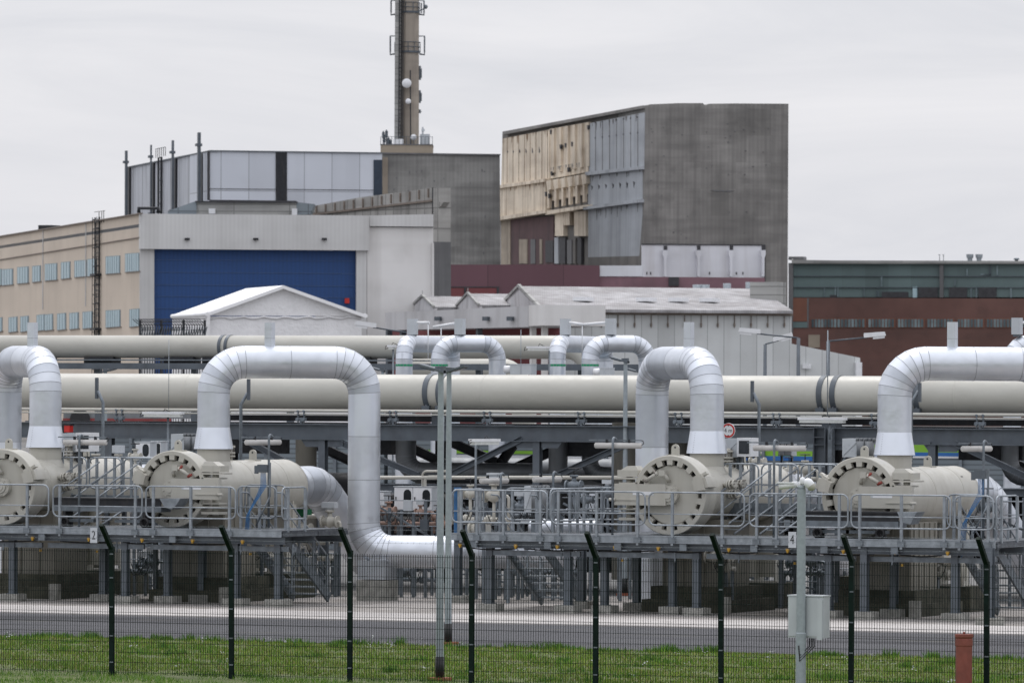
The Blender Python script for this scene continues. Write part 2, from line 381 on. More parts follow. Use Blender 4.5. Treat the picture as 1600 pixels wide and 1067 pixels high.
# grass blades, one mesh
def grass():
    rs = np.random.RandomState(3); vs_ = []; cs = []
    def patch(n, ylo, yhi, h0, h1, wd, colset, clumps=None):
        y = rs.uniform(ylo, yhi, n); Z = ((y-CAM.y)/math.cos(TH))
        cx = CAM.x-(y-CAM.y)*math.tan(TH)
        x = cx+rs.uniform(-.092, .095, n)*Z*1.05
        if clumps is not None:
            k = rs.randint(0, len(clumps), n); x = clumps[k, 0]+rs.normal(0, clumps[k, 2]); y = clumps[k, 1]+rs.normal(0, clumps[k, 2])
        # density mask by simple value noise
        f = np.sin(x*1.7+3*np.sin(y*.9))+np.sin(y*2.3+2*np.sin(x*1.1))+np.sin(x*5.1+y*3.3)*.6
        keep = (f > -1.5) | (rs.rand(n) < .3); x = x[keep]; y = y[keep]; f = f[keep]; n = len(x)
        z = np.array([bank_z(a, b) for a, b in zip(x, y)])
        h = rs.uniform(h0, h1, n)*(1+.22*f); an = rs.uniform(0, math.pi*2, n); ln = rs.uniform(.1, .7, n)*h; la = rs.uniform(0, 2*math.pi, n)
        a = np.stack([x-np.cos(an)*wd, y-np.sin(an)*wd, z], 1); b = np.stack([x+np.cos(an)*wd, y+np.sin(an)*wd, z], 1)
        c = np.stack([x+np.cos(la)*ln, y+np.sin(la)*ln, z+h], 1)
        vs_.append(np.stack([a, b, c], 1)); ci = rs.choice(colset, n); cs.append(ci)
    patch(90000, -33.5, ROAD_N+.1, .025, .075, .010, [0, 0, 1, 1, 2, 3])
    patch(80000, -50, -33.5, .06, .14, .011, [0, 1, 1, 4])
    cl = []
    for _ in range(110):
        yy = rs.choice([rs.uniform(-33, ROAD_N), ROAD_N-.15+rs.normal(0, .12)]); Zc = (yy-CAM.y)/math.cos(TH); xx = CAM.x-(yy-CAM.y)*math.tan(TH)+rs.uniform(-.09, .09)*Zc
        cl.append((xx, yy, rs.uniform(.06, .22)))
    patch(9000, 0, 0, .05, .17, .012, [1, 1, 4], np.array(cl))
    T = np.concatenate(vs_); C = np.concatenate(cs); n = len(T)
    me = bpy.data.meshes.new('grass'); me.vertices.add(n*3); me.vertices.foreach_set('co', T.reshape(-1))
    me.loops.add(n*3); me.loops.foreach_set('vertex_index', np.arange(n*3)); me.polygons.add(n)
    me.polygons.foreach_set('loop_start', np.arange(0, n*3, 3)); me.polygons.foreach_set('loop_total', np.full(n, 3)); me.polygons.foreach_set('material_index', C.astype(np.int32))
    for i, col in enumerate([(.15, .25, .018), (.115, .23, .016), (.23, .29, .035), (.28, .25, .10), (.055, .16, .02)]):
        me.materials.append(paint('grass_%d' % i, col, .8, 0, .25, 1.2, 0))
    me.update(); o = bpy.data.objects.new('grass', me); sc.collection.objects.link(o)
    tag(o, 'short uneven green grass with weeds along the road edge', 'grass', None, 'stuff')
    q = MB()
    for _ in range(46):
        yy = rs.uniform(-33, ROAD_N+.3); Zc = (yy-CAM.y)/math.cos(TH); xx = CAM.x-(yy-CAM.y)*math.tan(TH)+rs.uniform(-.09, .09)*Zc; r = rs.uniform(.014, .034); hz = rs.uniform(.08, .2)
        for k in range(4): q.cbox((xx+rs.normal(0, .04), yy+rs.normal(0, .04), hz+rs.normal(0, .02)), r*.7, r*.7, r*.5)
    tag(q.build('weed_flowers', 'white'), 'tiny white weed blossoms scattered in the grass', 'flowers', None, 'stuff')
grass()
# ================================================================ far buildings
def ang(W): return math.atan2(W.t.y, W.t.x)
def roof_slab(mb, pts, z): mb.prism([(p.x, p.y, z) for p in pts], (0, 0, .3))
# ---- hangar hall
WS = Wall(-200, 819.5, 219, 600); WF = Wall(219, 600, 577, 603.8)
M['hall_beige'] = wallmat('beige_render', (.64, .55, .455), (.30, .25, .2), .85, .03, .3, .12, .3, .2, .3, rib=.45, ribang=-ang(WS), ribk=.12)
M['hall_white'] = wallmat('white_ribbed_sheet', (.60, .60, .595), (.30, .29, .28), .7, .04, .4, .12, .5, .3, .4, rib=.8, ribang=-ang(WF), ribk=.10)
M['annex_white'] = wallmat('white_rendered_wall', (.70, .69, .68), (.36, .34, .32), .85, .04, .4, .2, .5, .35, .4)
M['door_blue'] = wallmat('blue_folding_door', (.011, .060, .205), (.007, .035, .12), .6, .05, .6, .2, .6, .25, .3, rib=.8, ribang=-ang(WF), ribk=.3)
M['pane_blue'] = wallmat('pale_blue_glass_block', (.42, .56, .60), (.22, .34, .40), .35, .3, .6, .2, 1, .3, .5, rib=.33, ribang=-ang(WS), ribk=.75)
M['bluegrey_frame'] = paint('window_frame', (.20, .26, .29), .6, 0, .1, 1, 0)
M['dark_line'] = paint('dark_joint', (.05, .05, .055), .8, 0, .2, 2, 0)
M['tan_line'] = paint('shadow_gap_trim', (.20, .165, .14), .8, 0, .2, 2, 0)
hall = thing('hangar_hall', 'long beige hall with white gable front and huge blue folding door', 'hall', WS.B)
q = MB(); WS.poly(q, [(-200, 402.6), (219, 334), (219, 760), (-200, 760)], -.6, 0)
q.build('side_wall', 'hall_beige', hall)
q = MB(); sm = MB(); WS.poly(q, [(-200, 437), (219, 370), (219, 371.6), (-200, 438.6)], .0, .12)
WS.poly(q, [(-200, 400.9), (219, 332.6), (219, 334.4), (-200, 403)], .0, .25); q.build('cornice', 'tan_line', hall)
UPW = [(8, 58, 715, 790), (80, 130, 705, 782), (150, 186, 700, 775), (208, 262, 690, 768), (283, 323, 682, 760), (345, 398, 675, 752), (405, 443, 668, 748), (490, 553, 655, 737), (580, 643, 642, 728),
       (-60, -25, 722, 797), (-8, 4, 716, 792),
       (-8, 8, 940, 1005), (40, 78, 937, 1007), (95, 130, 933, 1005), (170, 205, 926, 1001), (207, 243, 924, 999), (265, 303, 920, 997), (322, 362, 917, 993), (383, 427, 912, 990), (490, 555, 905, 985), (600, 643, 900, 982)]
for x0_, x1_, ya, yb in UPW:
    q = MB(); p0, p1, pa, pb = x0_*.3373, x1_*.3373, 180+ya*.3373, 180+yb*.3373
    WS.poly(q, [(p0-.5, pa-.2), (p1+.5, pa-1.6), (p1+.5, pb-1.4), (p0-.5, pb+.3)], .0, .06); f = q.build('window', 'bluegrey_frame', hall)
    q = MB(); nb = max(3, int((p1-p0)/3.4))
    for k in range(nb):
        u0 = p0+.3+(p1-p0-.6)*k/nb; u1 = u0+(p1-p0-.6)/nb*.74; t0 = -1.5*(u0-p0)/(p1-p0); WS.poly(q, [(u0, pa+.6+t0), (u1, pa+.5+t0), (u1, pb-.7+t0), (u0, pb-.6+t0)], .05, .09)
    q.build('pane', 'pane_blue', f)
    q = MB(); WS.poly(q, [(p0-.7, pb-.2), (p1+.7, pb-2.0), (p1+.7, pb-1.2), (p0-.7, pb+.6)], .0, .14); q.build('sill', 'tan_line', f)
for px in (68, 135):
    q = MB(); a, h = WS.sh(px, 360); WS.srect(q, a-.1, a+.1, 13, WS.sh(px, 334+(219-px)*.1639)[1], 0, .1); q.build('joint_trim', 'hall_white', hall)
q = MB(); WF.poly(q, [(219, 334), (577, 337), (577, 391.5), (219, 389)], -.5, .5); q.build('fascia', 'hall_white', hall)
q = MB(); WF.poly(q, [(219, 389), (241, 389.2), (241, 760), (219, 760)], -.5, 0); q.build('front_wall', 'hall_white', hall); q = MB(); WF.poly(q, [(557, 391), (573, 391.2), (573, 760), (557, 760)], -.5, 0); q.build('front_wall', 'hall_white', hall)
q = MB(); WF.poly(q, [(241, 388), (557, 391), (557, 760), (241, 760)], -.9, -.6); dr = q.build('hangar_door', 'door_blue', hall)
q = MB()
for y_ in (406, 425.5, 445, 463, 482, 501): WF.poly(q, [(241.5, y_-.4), (556, y_+1.8), (556, y_+2.5), (241.5, y_+.3)], -.6, -.55)
M['door_joint'] = paint('door_joint', (.05, .10, .22), .6, 0, .2, 2, 0); q.build('panel_joint', 'door_joint', dr); M['tan_blue'] = M['tan_line']
q = MB(); WF.poly(q, [(539, 466), (546, 466), (546, 474), (539, 474)], -.55, -.3); q.build('warning_light', 'red', hall)
for px in (291, 398, 505):
    q = MB(); a, h = WF.sh(px, 374); q.cbox(WF.P(a, h, .7), .36, .36, .22); q.build('floodlight', 'steel_dark', hall)
z_ = WS.sh(219, 335)[1]
q = MB(); C0 = WS.B+WF.t*WF.L; D0 = WS.A+WF.t*WF.L
roof_slab(q, [WS.A, WS.B-WS.t*.4, C0-WS.t*.4, D0], z_-1.2); q.build('roof', 'steel', hall)
# annexe
an = thing('white_annexe', 'plain white rendered block beside the blue hangar door', 'building', WF.P(WF.L, 0))
q = MB(); WF.poly(q, [(573.5, 353), (677, 354), (677, 760), (573.5, 760)], -12, -.1); q.build('wall', 'annex_white', an)
q = MB(); WF.poly(q, [(577.5, 337), (620, 336), (677, 335), (677, 354.5), (577.5, 353.5)], -11, .25); q.build('parapet', 'hall_white', an)
q = MB(); WF.poly(q, [(577.5, 353.6), (677, 354.6), (677, 355.6), (577.5, 354.6)], -.1, .05); q.build('drip_edge', 'dark_line', an)
q = MB(); WF.poly(q, [(675.2, 380), (678.2, 380), (678.2, 760), (675.2, 760)], -.8, .2); q.build('corner_pipe', 'annex_white', an)
# cage ladder on the hall's side
ld_ = thing('cage_ladder', 'dark cage ladder climbing the beige hall wall', 'ladder', WS.P(WS.sh(155, 520)[0], 0))
a0, h1 = WS.sh(152, 340); a1, _ = WS.sh(158.5, 340)
q = MB()
for a in (a0, a1): q.bar(WS.P(a, 3, .2), WS.P(a, h1, .2), .13, .13)
q.build('stile', 'steel_dark', ld_)
q = MB(); k = 3
while k < h1: q.bar(WS.P(a0, k, .2), WS.P(a1, k, .2), .08, .08); k += .6
q.build('rung', 'steel_dark', ld_)
q = MB(); k = 5
while k < h1+.6: q.tube([WS.P(a0, k, .2), WS.P(a0-.1, k, .45), WS.P((a0+a1)/2, k, .6), WS.P(a1+.1, k, .45), WS.P(a1, k, .2)], .03, 4); k += .9
for a in (a0-.1, a1+.1): q.bar(WS.P(a, 5, .45), WS.P(a, h1, .45), .05, .05)
q.build('cage', 'steel_dark', ld_)
for yy in (431, 516):
    q = MB(); h = WS.sh(155, yy)[1]; WS.srect(q, a0-.3, a1+.3, h, h+.2, 0, .65); q.build('landing', 'steel_dark', ld_)
q = MB()
for da in (-.9, .9, 2.2): q.bar(WS.P(a1+da, h1-.6, .1), WS.P(a1+da, h1+.55, .1), .05, .05)
q.bar(WS.P(a0-1.2, h1+.55, .1), WS.P(a1+3, h1+.5, .1), .05, .05); q.build('top_rail', 'steel_dark', ld_)
q = MB(); p = PZ(79, 353, 676); q.box(p.x-.9, p.x+.6, p.y-1, p.y+1, p.z-1.5, p.z+.05)
single(q, 'roof_unit', 'steel_dark', 'low dark unit on the roof of the beige hall', 'roof unit', (p.x, p.y, p.z-1.5))
# ---- white panel block on the boiler house
WCs = Wall(195, 821, 328, 760); WCf = Wall(328, 760, 597, 764.4)
M['panel_white'] = wallmat('blue_white_panels', (.64, .67, .735), (.38, .40, .44), .5, .03, .2, .08, .3, .25, .3, panel=(3.3, 14, ang(WCf), .06))
M['panel_side'] = wallmat('ribbed_grey_panels', (.56, .58, .62), (.2, .2, .22), .6, .03, .2, .1, .9, .9, .3, rib=.23, ribang=-ang(WCs), ribk=.35)
pb = thing('panel_block', 'flat topped block of pale panels with four steel posts at its side', 'building', WCf.A)
q = MB(); WCf.poly(q, [(328, 236), (597, 239.5), (597, 600), (328, 600)], -14, 0); q.build('front_wall', 'panel_white', pb)
q = MB(); WCs.poly(q, [(197, 262), (316, 238.5), (328, 236), (328, 600), (197, 600)], -.8, -.05); q.build('side_wall', 'panel_side', pb)
q = MB(); WCf.poly(q, [(431, 237.5), (448.5, 237.5), (448.5, 314), (431, 314)], -.2, .12); q.build('dark_stair_strip', 'steel_dark', pb)
q = MB(); WCf.poly(q, [(584, 250), (597, 250), (597, 307), (584, 307)], -.2, .12)
M['navy'] = paint('navy_panel', (.02, .035, .06), .5, 0, .2, 1, 0); q.build('dark_panel', 'navy', pb)
q = MB(); WCf.poly(q, [(328, 234.9), (597, 238.4), (597, 240), (328, 236.6)], -14, .2); WCs.poly(q, [(197, 261), (328, 235), (328, 237), (197, 263)], -.8, .15); q.build('coping', 'steel', pb)
q = MB(); WCf.poly(q, [(328, 312.4), (463, 314), (463, 316), (328, 314.4)], -.2, .15)
WCf.poly(q, [(328, 294.6), (584, 297), (584, 297.8), (328, 295.4)], -.2, .06); q.build('ledge', 'dark_line', pb)
q = MB(); WCf.poly(q, [(324.5, 236), (328, 236), (328, 313), (324.5, 313)], -.2, .2); q.build('corner_strip', 'dark_line', pb)
for px, yt, wd in ((197.5, 238, 5.6), (236, 229, 3.6), (270, 222, 4.8), (311, 210, 6.4)):
    q = MB(); a, h1 = WCs.sh(px, yt); hw = 1.5 if wd > 4 else .9
    dd = wd/10160*790*.62; a0, _ = WCs.sh(px-wd/2, 300, .7+dd); a1 = a0+wd*.12; q.hexa([WCs.P(a0, 8, .7+dd), WCs.P(a1, 8, .7+dd), WCs.P(a1, 8, .7), WCs.P(a0, 8, .7), WCs.P(a0, h1, .7+dd), WCs.P(a1, h1, .7+dd), WCs.P(a1, h1, .7), WCs.P(a0, h1, .7)])
    q.build('steel_post', 'steel', pb)
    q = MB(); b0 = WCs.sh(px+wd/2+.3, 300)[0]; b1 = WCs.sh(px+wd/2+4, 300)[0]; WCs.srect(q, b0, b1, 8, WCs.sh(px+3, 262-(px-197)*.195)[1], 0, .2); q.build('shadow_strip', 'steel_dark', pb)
    q = MB()
    for yy in (.93, .62, .38):
        hh = 12+(h1-12)*yy; WCs.srect(q, a0-.1, a1+.1, hh, hh+.3, .55, .95+dd)
    q.build('bracket', 'steel', pb)
ld2 = thing('roof_ladder', 'thin caged ladder on the ribbed side of the pale panel block', 'ladder', WCs.P(WCs.sh(253, 300)[0], 0))
q = MB()
a0 = WCs.sh(250, 300)[0]; a1 = WCs.sh(254.5, 300)[0]; h1 = WCs.sh(252, 246)[1]
for a in (a0, a1): q.bar(WCs.P(a, 10, .2), WCs.P(a, h1, .2), .24 if a == a1 else .12, .2)
q.build('stile', 'steel_dark', ld2); q = MB(); k = 12
while k < h1: q.bar(WCs.P(a0, k, .2), WCs.P(a1, k, .2), .1, .1); k += 1.4
q.build('rung', 'steel_dark', ld2)
q = MB()
for k in range(6):
    a = WCs.sh(246+k*3, 246)[0]; q.bar(WCs.P(a, h1, .2), WCs.P(a, h1+1.1, .2), .06, .06)
q.bar(WCs.P(WCs.sh(246, 246)[0], h1+1.1, .2), WCs.P(WCs.sh(261, 246)[0], h1+1.1, .2), .06, .06); q.build('guard_rail', 'steel_dark', ld2)
# lower roofs in front of the panel block
WL = Wall(262, 700, 485, 700)
M['rib_grey'] = wallmat('grey_ribbed_wall', (.40, .40, .385), (.2, .2, .2), .85, .06, 1.2, .5, .5, .3, .5, panel=(6, .75, ang(WL), .06))
M['teal_roof'] = wallmat('slate_blue_roof', (.26, .30, .33), (.15, .18, .2), .7, .05, .6, .3, .5, .3, .5, panel=(2, 1.5, ang(WL), .07))
lb = thing('rooftop_plant_room', 'ribbed grey plant room behind the white hangar fascia', 'building', WL.A)
q = MB(); WL.poly(q, [(307, 316), (463, 317), (463, 600), (307, 600)], -8, 0); q.build('wall', 'rib_grey', lb)
q = MB(); WL.poly(q, [(305, 314.2), (465, 315.2), (465, 317.2), (305, 316.2)], -8.3, .3); q.build('eave', 'dark_line', lb)
q = MB(); q.prism([WL.P(*WL.sh(262, 330)), WL.P(*WL.sh(307, 314)), WL.P(*WL.sh(312, 334)), WL.P(*WL.sh(262, 338))], -WL.n*6); WL.poly(q, [(463, 316), (491, 319), (485, 335), (463, 336)], -6, -.1); q.build('sloping_roof', 'teal_roof', lb)
q = MB(); WL.poly(q, [(326, 326), (336, 326), (336, 334), (326, 334)], .3, 1.2); WL.poly(q, [(456, 326), (464, 326), (464, 336), (456, 336)], .3, 1.2); q.build('roof_box', 'white', lb)
q = MB(); q.tube([WL.P(*WL.sh(217, 333)), WL.P(*WL.sh(217, 325.5)), WL.P(*WL.sh(247, 325.5)), WL.P(*WL.sh(247, 333))], .22, 6)
single(q, 'roof_pipe_loop', 'steel_dark', 'dark pipe loop bent over the corner of the beige hall roof', 'pipe', WL.P(*WL.sh(232, 334)))
# ---- sloping ruin parapet
WR = Wall(483, 712, 686, 690)
M['ruin'] = wallmat('stained_parapet_slabs', (.42, .41, .39), (.17, .16, .15), .9, .08, .8, .4, .6, .6, .6, panel=(1.55, 2.2, ang(WR), .09))
rp = thing('sloping_parapet', 'sloping parapet of stained concrete slabs ending in a tall pier', 'wall', WR.B)
q = MB(); WR.poly(q, [(485, 323), (560, 309), (675, 294), (675, 360), (485, 360)], -1, 0); q.build('slab_wall', 'ruin', rp)
q = MB(); WR.poly(q, [(485, 334), (675, 312), (675, 315), (485, 337)], 0, .25)
for k in range(13):
    px = 493+k*14.6; yt = 323-(px-485)*.153; WR.poly(q, [(px-.5, yt), (px+.5, yt-.1), (px+.5, yt+14), (px-.5, yt+14)], 0, .16)
q.build('joint', 'tan_line', rp)
q = MB(); WR.poly(q, [(677, 293), (685.5, 293), (685.5, 378), (677, 378)], -1.2, .3); WR.poly(q, [(685, 316), (693, 316), (688, 323), (685, 325)], -.6, .2); q.build('pier', 'ruin', rp)
q = MB(); WR.poly(q, [(675, 293), (677.2, 293), (677.2, 332), (675, 332)], -.9, .2); q.build('gap', 'dark_line', rp)
M['dkconc'] = wallmat('dark_pier', (.16, .16, .165), (.07, .07, .07), .9)
q = MB(); WR.poly(q, [(677, 378), (686, 378), (686, 480), (677, 480)], -1.2, .3); q.build('pier_base', 'dkconc', rp)
# ---- concrete slab building (middle)
WD = Wall(597, 818, 786, 822)
CONC = dict(col=(.245, .232, .215), dark=(.10, .098, .095))
M['conc_d'] = wallmat('board_marked_concrete', (.30, .295, .28), (.12, .117, .113), .95, .05, .8, .5, .9, .5, 1.2, panel=(3.1, 1.9, ang(WD), .03, .37, .84), rib=.6, ribang=-ang(WD), ribk=.16)
dbl = thing('concrete_block_building', 'long windowless grey concrete block below the chimney', 'building', WD.A)
q = MB(); WD.poly(q, [(585, 240), (640, 240), (781, 242), (783, 600), (585, 600)], -16, 0); q.build('wall', 'conc_d', dbl)
q = MB(); WD.poly(q, [(597, 238.6), (782, 241), (782, 243.2), (597, 240.8)], -.5, .2); q.build('coping', 'dkconc', dbl)
M['conc_warm'] = wallmat('warm_weathered_concrete', (.37, .315, .25), (.14, .12, .10), .95, .06, .4, .5, .4, .6, .9)
q = MB(); WD.poly(q, [(598, 246), (606, 246), (606, 309), (598, 309)], -.2, .14); q.build('bleached_strip', 'conc_warm', dbl)
q = MB(); rr = random.Random(4)
for _ in range(26):
    x = rr.uniform(612, 772); y = rr.uniform(252, 400); WD.poly(q, [(x, y), (x+rr.uniform(.7, 1.8), y), (x+1, y+rr.uniform(1.5, 5)), (x, y+2)], 0, .05)
q.build('spalled_patch', 'dkconc', dbl)
# ---- chimney
ct = PZ(636, 236, 832); s_ch = 10160/ (ct-CAM).dot(FW)
zb = HC+(H0-240)/s_ch; chm = thing('chimney', 'tall tapering brown concrete chimney carrying antennas', 'chimney', (ct.x, ct.y, 0))
def octo(mb, r0, r1, z0, z1, n=8, ph=.30):
    mb.hexa if 0 else None
    b0 = mb.pts([(ct.x+math.cos(2*math.pi*i/n+ph)*r0, ct.y+math.sin(2*math.pi*i/n+ph)*r0, z0) for i in range(n)]); b1 = mb.pts([(ct.x+math.cos(2*math.pi*i/n+ph)*r1, ct.y+math.sin(2*math.pi*i/n+ph)*r1, z1) for i in range(n)])
    for i in range(n): mb.face((b0+i, b0+(i+1) % n, b1+(i+1) % n, b1+i))
    mb.face([b1+i for i in range(n)])
def chz(y): return HC+(H0-y)/s_ch
M['chim'] = wallmat('chimney_concrete', (.36, .315, .265), (.17, .15, .13), .95, .08, .5, .45, .5, .55, .7)
q = MB(); octo(q, 19.6/s_ch*1.04, 16.4/s_ch, 0, chz(-420)); q.build('shaft', 'chim', chm)
q = MB(); c0 = PZ(595, 240, (ct-CAM).dot(FW)); q2 = 677-595
bx = RT*(41/s_ch); by = FW*4.2
def pl(mb, z0, z1, kx=1, ky=1):
    c = V((ct.x, ct.y, 0)); mb.hexa([c-bx*kx-by*ky+UP*z0, c+bx*kx-by*ky+UP*z0, c+bx*kx+by*ky+UP*z0, c-bx*kx+by*ky+UP*z0, c-bx*kx-by*ky+UP*z1, c+bx*kx-by*ky+UP*z1, c+bx*kx+by*ky+UP*z1, c-bx*kx+by*ky+UP*z1])
pl(q, 0, chz(229.5), .985, .98); q.build('plinth', 'conc_warm', chm); q = MB(); pl(q, chz(229.5), chz(228)); q.build('plinth_coping', 'dkconc', chm)
def cp(px, y, fw=0.0): 
    c = V((ct.x, ct.y, 0))+RT*((px-636)/s_ch)+FW*fw; return V((c.x, c.y, chz(y)))
q = MB(); q.bar(cp(621, 228, -1.75), cp(621.5, -60, -1.55), .75, .35, FW); q.build('cable_duct', 'rib_grey', chm)
q = MB(); q.bar(cp(629.5, 228, -1.95), cp(629.5, -60, -1.75), .12, .3, FW)
for k in range(40): q.bar(cp(623.5, 222-k*6, -1.98), cp(627, 222-k*6, -1.98), .08, .08)
q.bar(cp(623.2, 225, -2), cp(623.8, -60, -1.8), .1, .1); q.bar(cp(627, 225, -2), cp(627.3, -60, -1.8), .1, .1)
q.bar(cp(642, 228, -1.9), cp(641, 112, -1.75), .12, .12); q.build('ladder', 'steel_dark', chm)
def ringplat(yy, rk, posts=12, ht=3.2):
    q = MB(); r = rk/s_ch; c = V((ct.x, ct.y, chz(yy)))
    q.lathe(c, (0, 0, 1), [(-.15, r-.9), (-.15, r), (.1, r), (.1, r-.9)], 12, False)
    for dz in (.6, 1.2): q.torus(c+UP*dz, (0, 0, 1), r, .05, 16, 4)
    for i in range(posts):
        a = 2*math.pi*i/posts; p = c+V((math.cos(a)*r, math.sin(a)*r, 0)); q.bar(p-UP*.1, p+UP*1.2, .07, .07)
    for sx in (-1, 1):
        for o in (0, .5):
            p = c+RT*sx*(r+.55)+FW*(o*2-1); q.tube([c+RT*sx*(r-.1)+FW*(o*2-1)+UP*(-.3), p-UP*.4, p+UP*(ht*.9)], .09, 5); q.bar(p+UP*(ht*.9), p+UP*(ht*.9)-RT*sx*.8, .07, .07); q.bar(p-UP*.1, p+UP*(ht*.85), .16, .12)
    q.build('service_platform', 'steel', chm)
ringplat(82, 20, 12, 2.2)
ringplat(20, 19, 10, 1.6)
def dish(px, yy, r, fw=-2.2):
    q = MB(); c = cp(px, yy, fw); q.slathe(c, -FW, [(0, r), (.15, r*1.0), (.3, r*.8), (.38, r*.4), (.4, .01)], 20); q.lathe(c, FW, [(0, r), (.3, r*.5), (.8, .08)], 16); return q
q = dish(635.5, 132.5, 7.4/s_ch); q.build('dish_antenna', 'white', chm)
q = dish(638, 160.5, 4.4/s_ch); q.build('dish_antenna', 'white', chm)
q = dish(646.5, 216.5, 4.7/s_ch); q.build('dish_antenna', 'white', chm)
q = dish(664, 12, 3.6/s_ch, -.5); q.bar(cp(651, 20, -.5), cp(664, 14, -.5), .14, .14); q.bar(cp(657.5, 6, -.5), cp(657.5, 22, -.5), .12, .12); q.build('dish_antenna', 'galv', chm)
q = MB()
for y0_, y1_ in ((104, 126), (142, 162), (172, 178)):
    q.bar(cp(655.5, y0_, 0), cp(655.5, y1_, 0), .28, .2); q.bar(cp(653, y0_+2, 0), cp(657, y0_+2, 0), .1, .1); q.bar(cp(653, y1_-2, 0), cp(657, y1_-2, 0), .1, .1); q.bar(cp(658, y0_+4, 0), cp(658, y1_-3, 0), .1, .1)
q.build('panel_antenna', 'galv', chm)
rb = thing('rooftop_aerials', 'cluster of dark aerials left of the chimney foot', 'antenna', cp(602, 229, -3))
q = MB()
for px, yt, wd in ((599.5, 207, .25), (604.5, 205, .35), (601.5, 213, .12), (607.5, 216, .3), (611, 220, .2)): q.bar(cp(px, 229, -3), cp(px, yt, -3), .1, .1); q.bar(cp(px, yt+12, -3), cp(px, yt+2, -3), wd, .25)
q.bar(cp(598, 222, -3), cp(613, 222, -3), .1, .1); q.build('mast', 'steel', rb)
q = MB(); q.box(*sum([[cp(x, 229, -3).x for x in (0,)]], []), cp(0, 0).x, 0, 0, 0, 0) if False else None
q = MB(); p0 = cp(615.5, 229, -4); p1 = cp(631, 229, -4); q.hexa([p0, p1, p1+FW*1.2, p0+FW*1.2, p0+UP*.75, p1+UP*.75, p1+FW*1.2+UP*.75, p0+FW*1.2+UP*.75])
single(q, 'equipment_box', 'white', 'flat pale equipment box at the chimney foot', 'cabinet', p0)
q = MB(); p0 = cp(656.5, 229, -3.5); p1 = cp(672, 229, -3.5); h_ = 17/s_ch; q.hexa([p0, p1, p1+FW*1.6, p0+FW*1.6, p0+UP*h_, p1+UP*h_, p1+FW*1.6+UP*h_, p0+FW*1.6+UP*h_])
q.bar(cp(661, 212, -3.6), cp(661, 201, -3.6), .16, .16); q.bar(cp(659, 206, -3.6), cp(664, 206, -3.6), .3, .3)
single(q, 'equipment_cabinet', 'box', 'upright grey equipment cabinet right of the chimney foot', 'cabinet', p0)
q = MB(); cc = V((ct.x, ct.y, 0))
for i in range(15):
    p = cc-bx*.98-by*.95+bx*1.96*(i/14)+UP*chz(228); q.bar(p, p+UP*.95, .05, .05)
q.bar(cc-bx*.98-by*.95+UP*(chz(228)+.95), cc+bx*.98-by*.95+UP*(chz(228)+.95), .05, .05); single(q, 'guard_railing', 'steel', 'thin railing along the chimney plinth', 'railing', cc-by*.95+UP*chz(228))
# ---- reactor block
WX = Wall(785, 893, 1008, 800); WX.clamp = True; WY = Wall(1008, 800, 1232, 803)
M['conc_r'] = wallmat('reactor_concrete', (.285, .275, .26), (.115, .11, .107), .95, .045, .9, .42, 1.0, .55, 1.3, panel=(2.2, 3.3, ang(WY), .03, .4, .85), rib=.6, ribang=-ang(WY), ribk=.16)
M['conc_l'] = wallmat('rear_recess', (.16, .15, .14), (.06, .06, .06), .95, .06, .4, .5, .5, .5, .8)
M['sand'] = wallmat('sand_coloured_panels', (.80, .70, .565), (.26, .18, .12), .85, .05, .5, .30, .8, .85, .9, panel=(7.5, 40, ang(WX), .08))
M['bluegrey'] = wallmat('blue_grey_panels', (.42, .445, .475), (.16, .17, .19), .7, .05, .4, .25, .5, .55, .6, panel=(7.5, 60, ang(WX), .07))
M['maroon'] = wallmat('maroon_wall', (.155, .078, .095), (.11, .065, .072), .85, .04, .3, .15, .5, .2, .35, panel=(9, 30, ang(WY), .05))
M['maroon_l'] = wallmat('maroon_brick', (.10, .055, .058), (.04, .03, .03), .9, .1, .5, .3, .5, .5, .8)
M['white_n'] = wallmat('white_niche_wall', (.70, .71, .75), (.33, .3, .28), .85, .05, .4, .15, .6, .4, .5)
rx = thing('reactor_block', 'huge dark concrete reactor block with sand and grey clad left face', 'building', WX.B)
q = MB(); WY.poly(q, [(1008, 169), (1015, 163.5), (1060, 161.5), (1098, 161.5), (1102, 165), (1108, 162.5), (1150, 162), (1232, 162.5), (1230, 600), (1003, 600)], -18, 0); q.build('front_wall', 'conc_r', rx)
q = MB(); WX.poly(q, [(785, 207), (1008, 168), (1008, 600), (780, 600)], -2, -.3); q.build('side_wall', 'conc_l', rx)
q = MB(); WX.poly(q, [(785, 206), (1012, 163.5), (1012, 168), (785, 211)], -.3, .45); q.build('parapet', 'conc_r', rx)
def XP(name, matn, pts, d0, d1, parent=rx):
    q = MB(); WX.poly(q, pts, d0, d1); return q.build(name, matn, parent)
XP('upper_sand_panel', 'sand', [(785, 217), (858, 203), (858, 280), (783, 289)], -.3, .25)
q = MB(); WX.poly(q, [(858, 202), (920.5, 191), (919, 269), (858, 280)], -.3, .1); 
for k in range(6):
    px = 861+k*11; yy = 202-(px-858)*.175; WX.poly(q, [(px, yy), (px+4, yy-.6), (px+4, yy+68), (px, yy+69)], .1, .42)
q.build('ribbed_sand_panel', 'sand', rx)
XP('upper_grey_panel', 'bluegrey', [(921, 193), (1007, 176), (1006, 262), (920, 271)], -.3, .3)
XP('grey_ledge', 'bluegrey', [(914, 269), (1005, 259.5), (1005, 264), (914, 274.5)], -.3, .75)
XP('middle_grey_panel', 'bluegrey', [(919, 275), (1004, 264), (1004, 311), (919, 322)], -.3, .22)
XP('grey_ledge', 'bluegrey', [(911, 323.5), (1002, 311), (1002, 316), (911, 328)], -.3, .9)
XP('lower_grey_panel', 'bluegrey', [(919, 327), (1004, 316), (1004, 401), (919, 403)], -.3, .22)
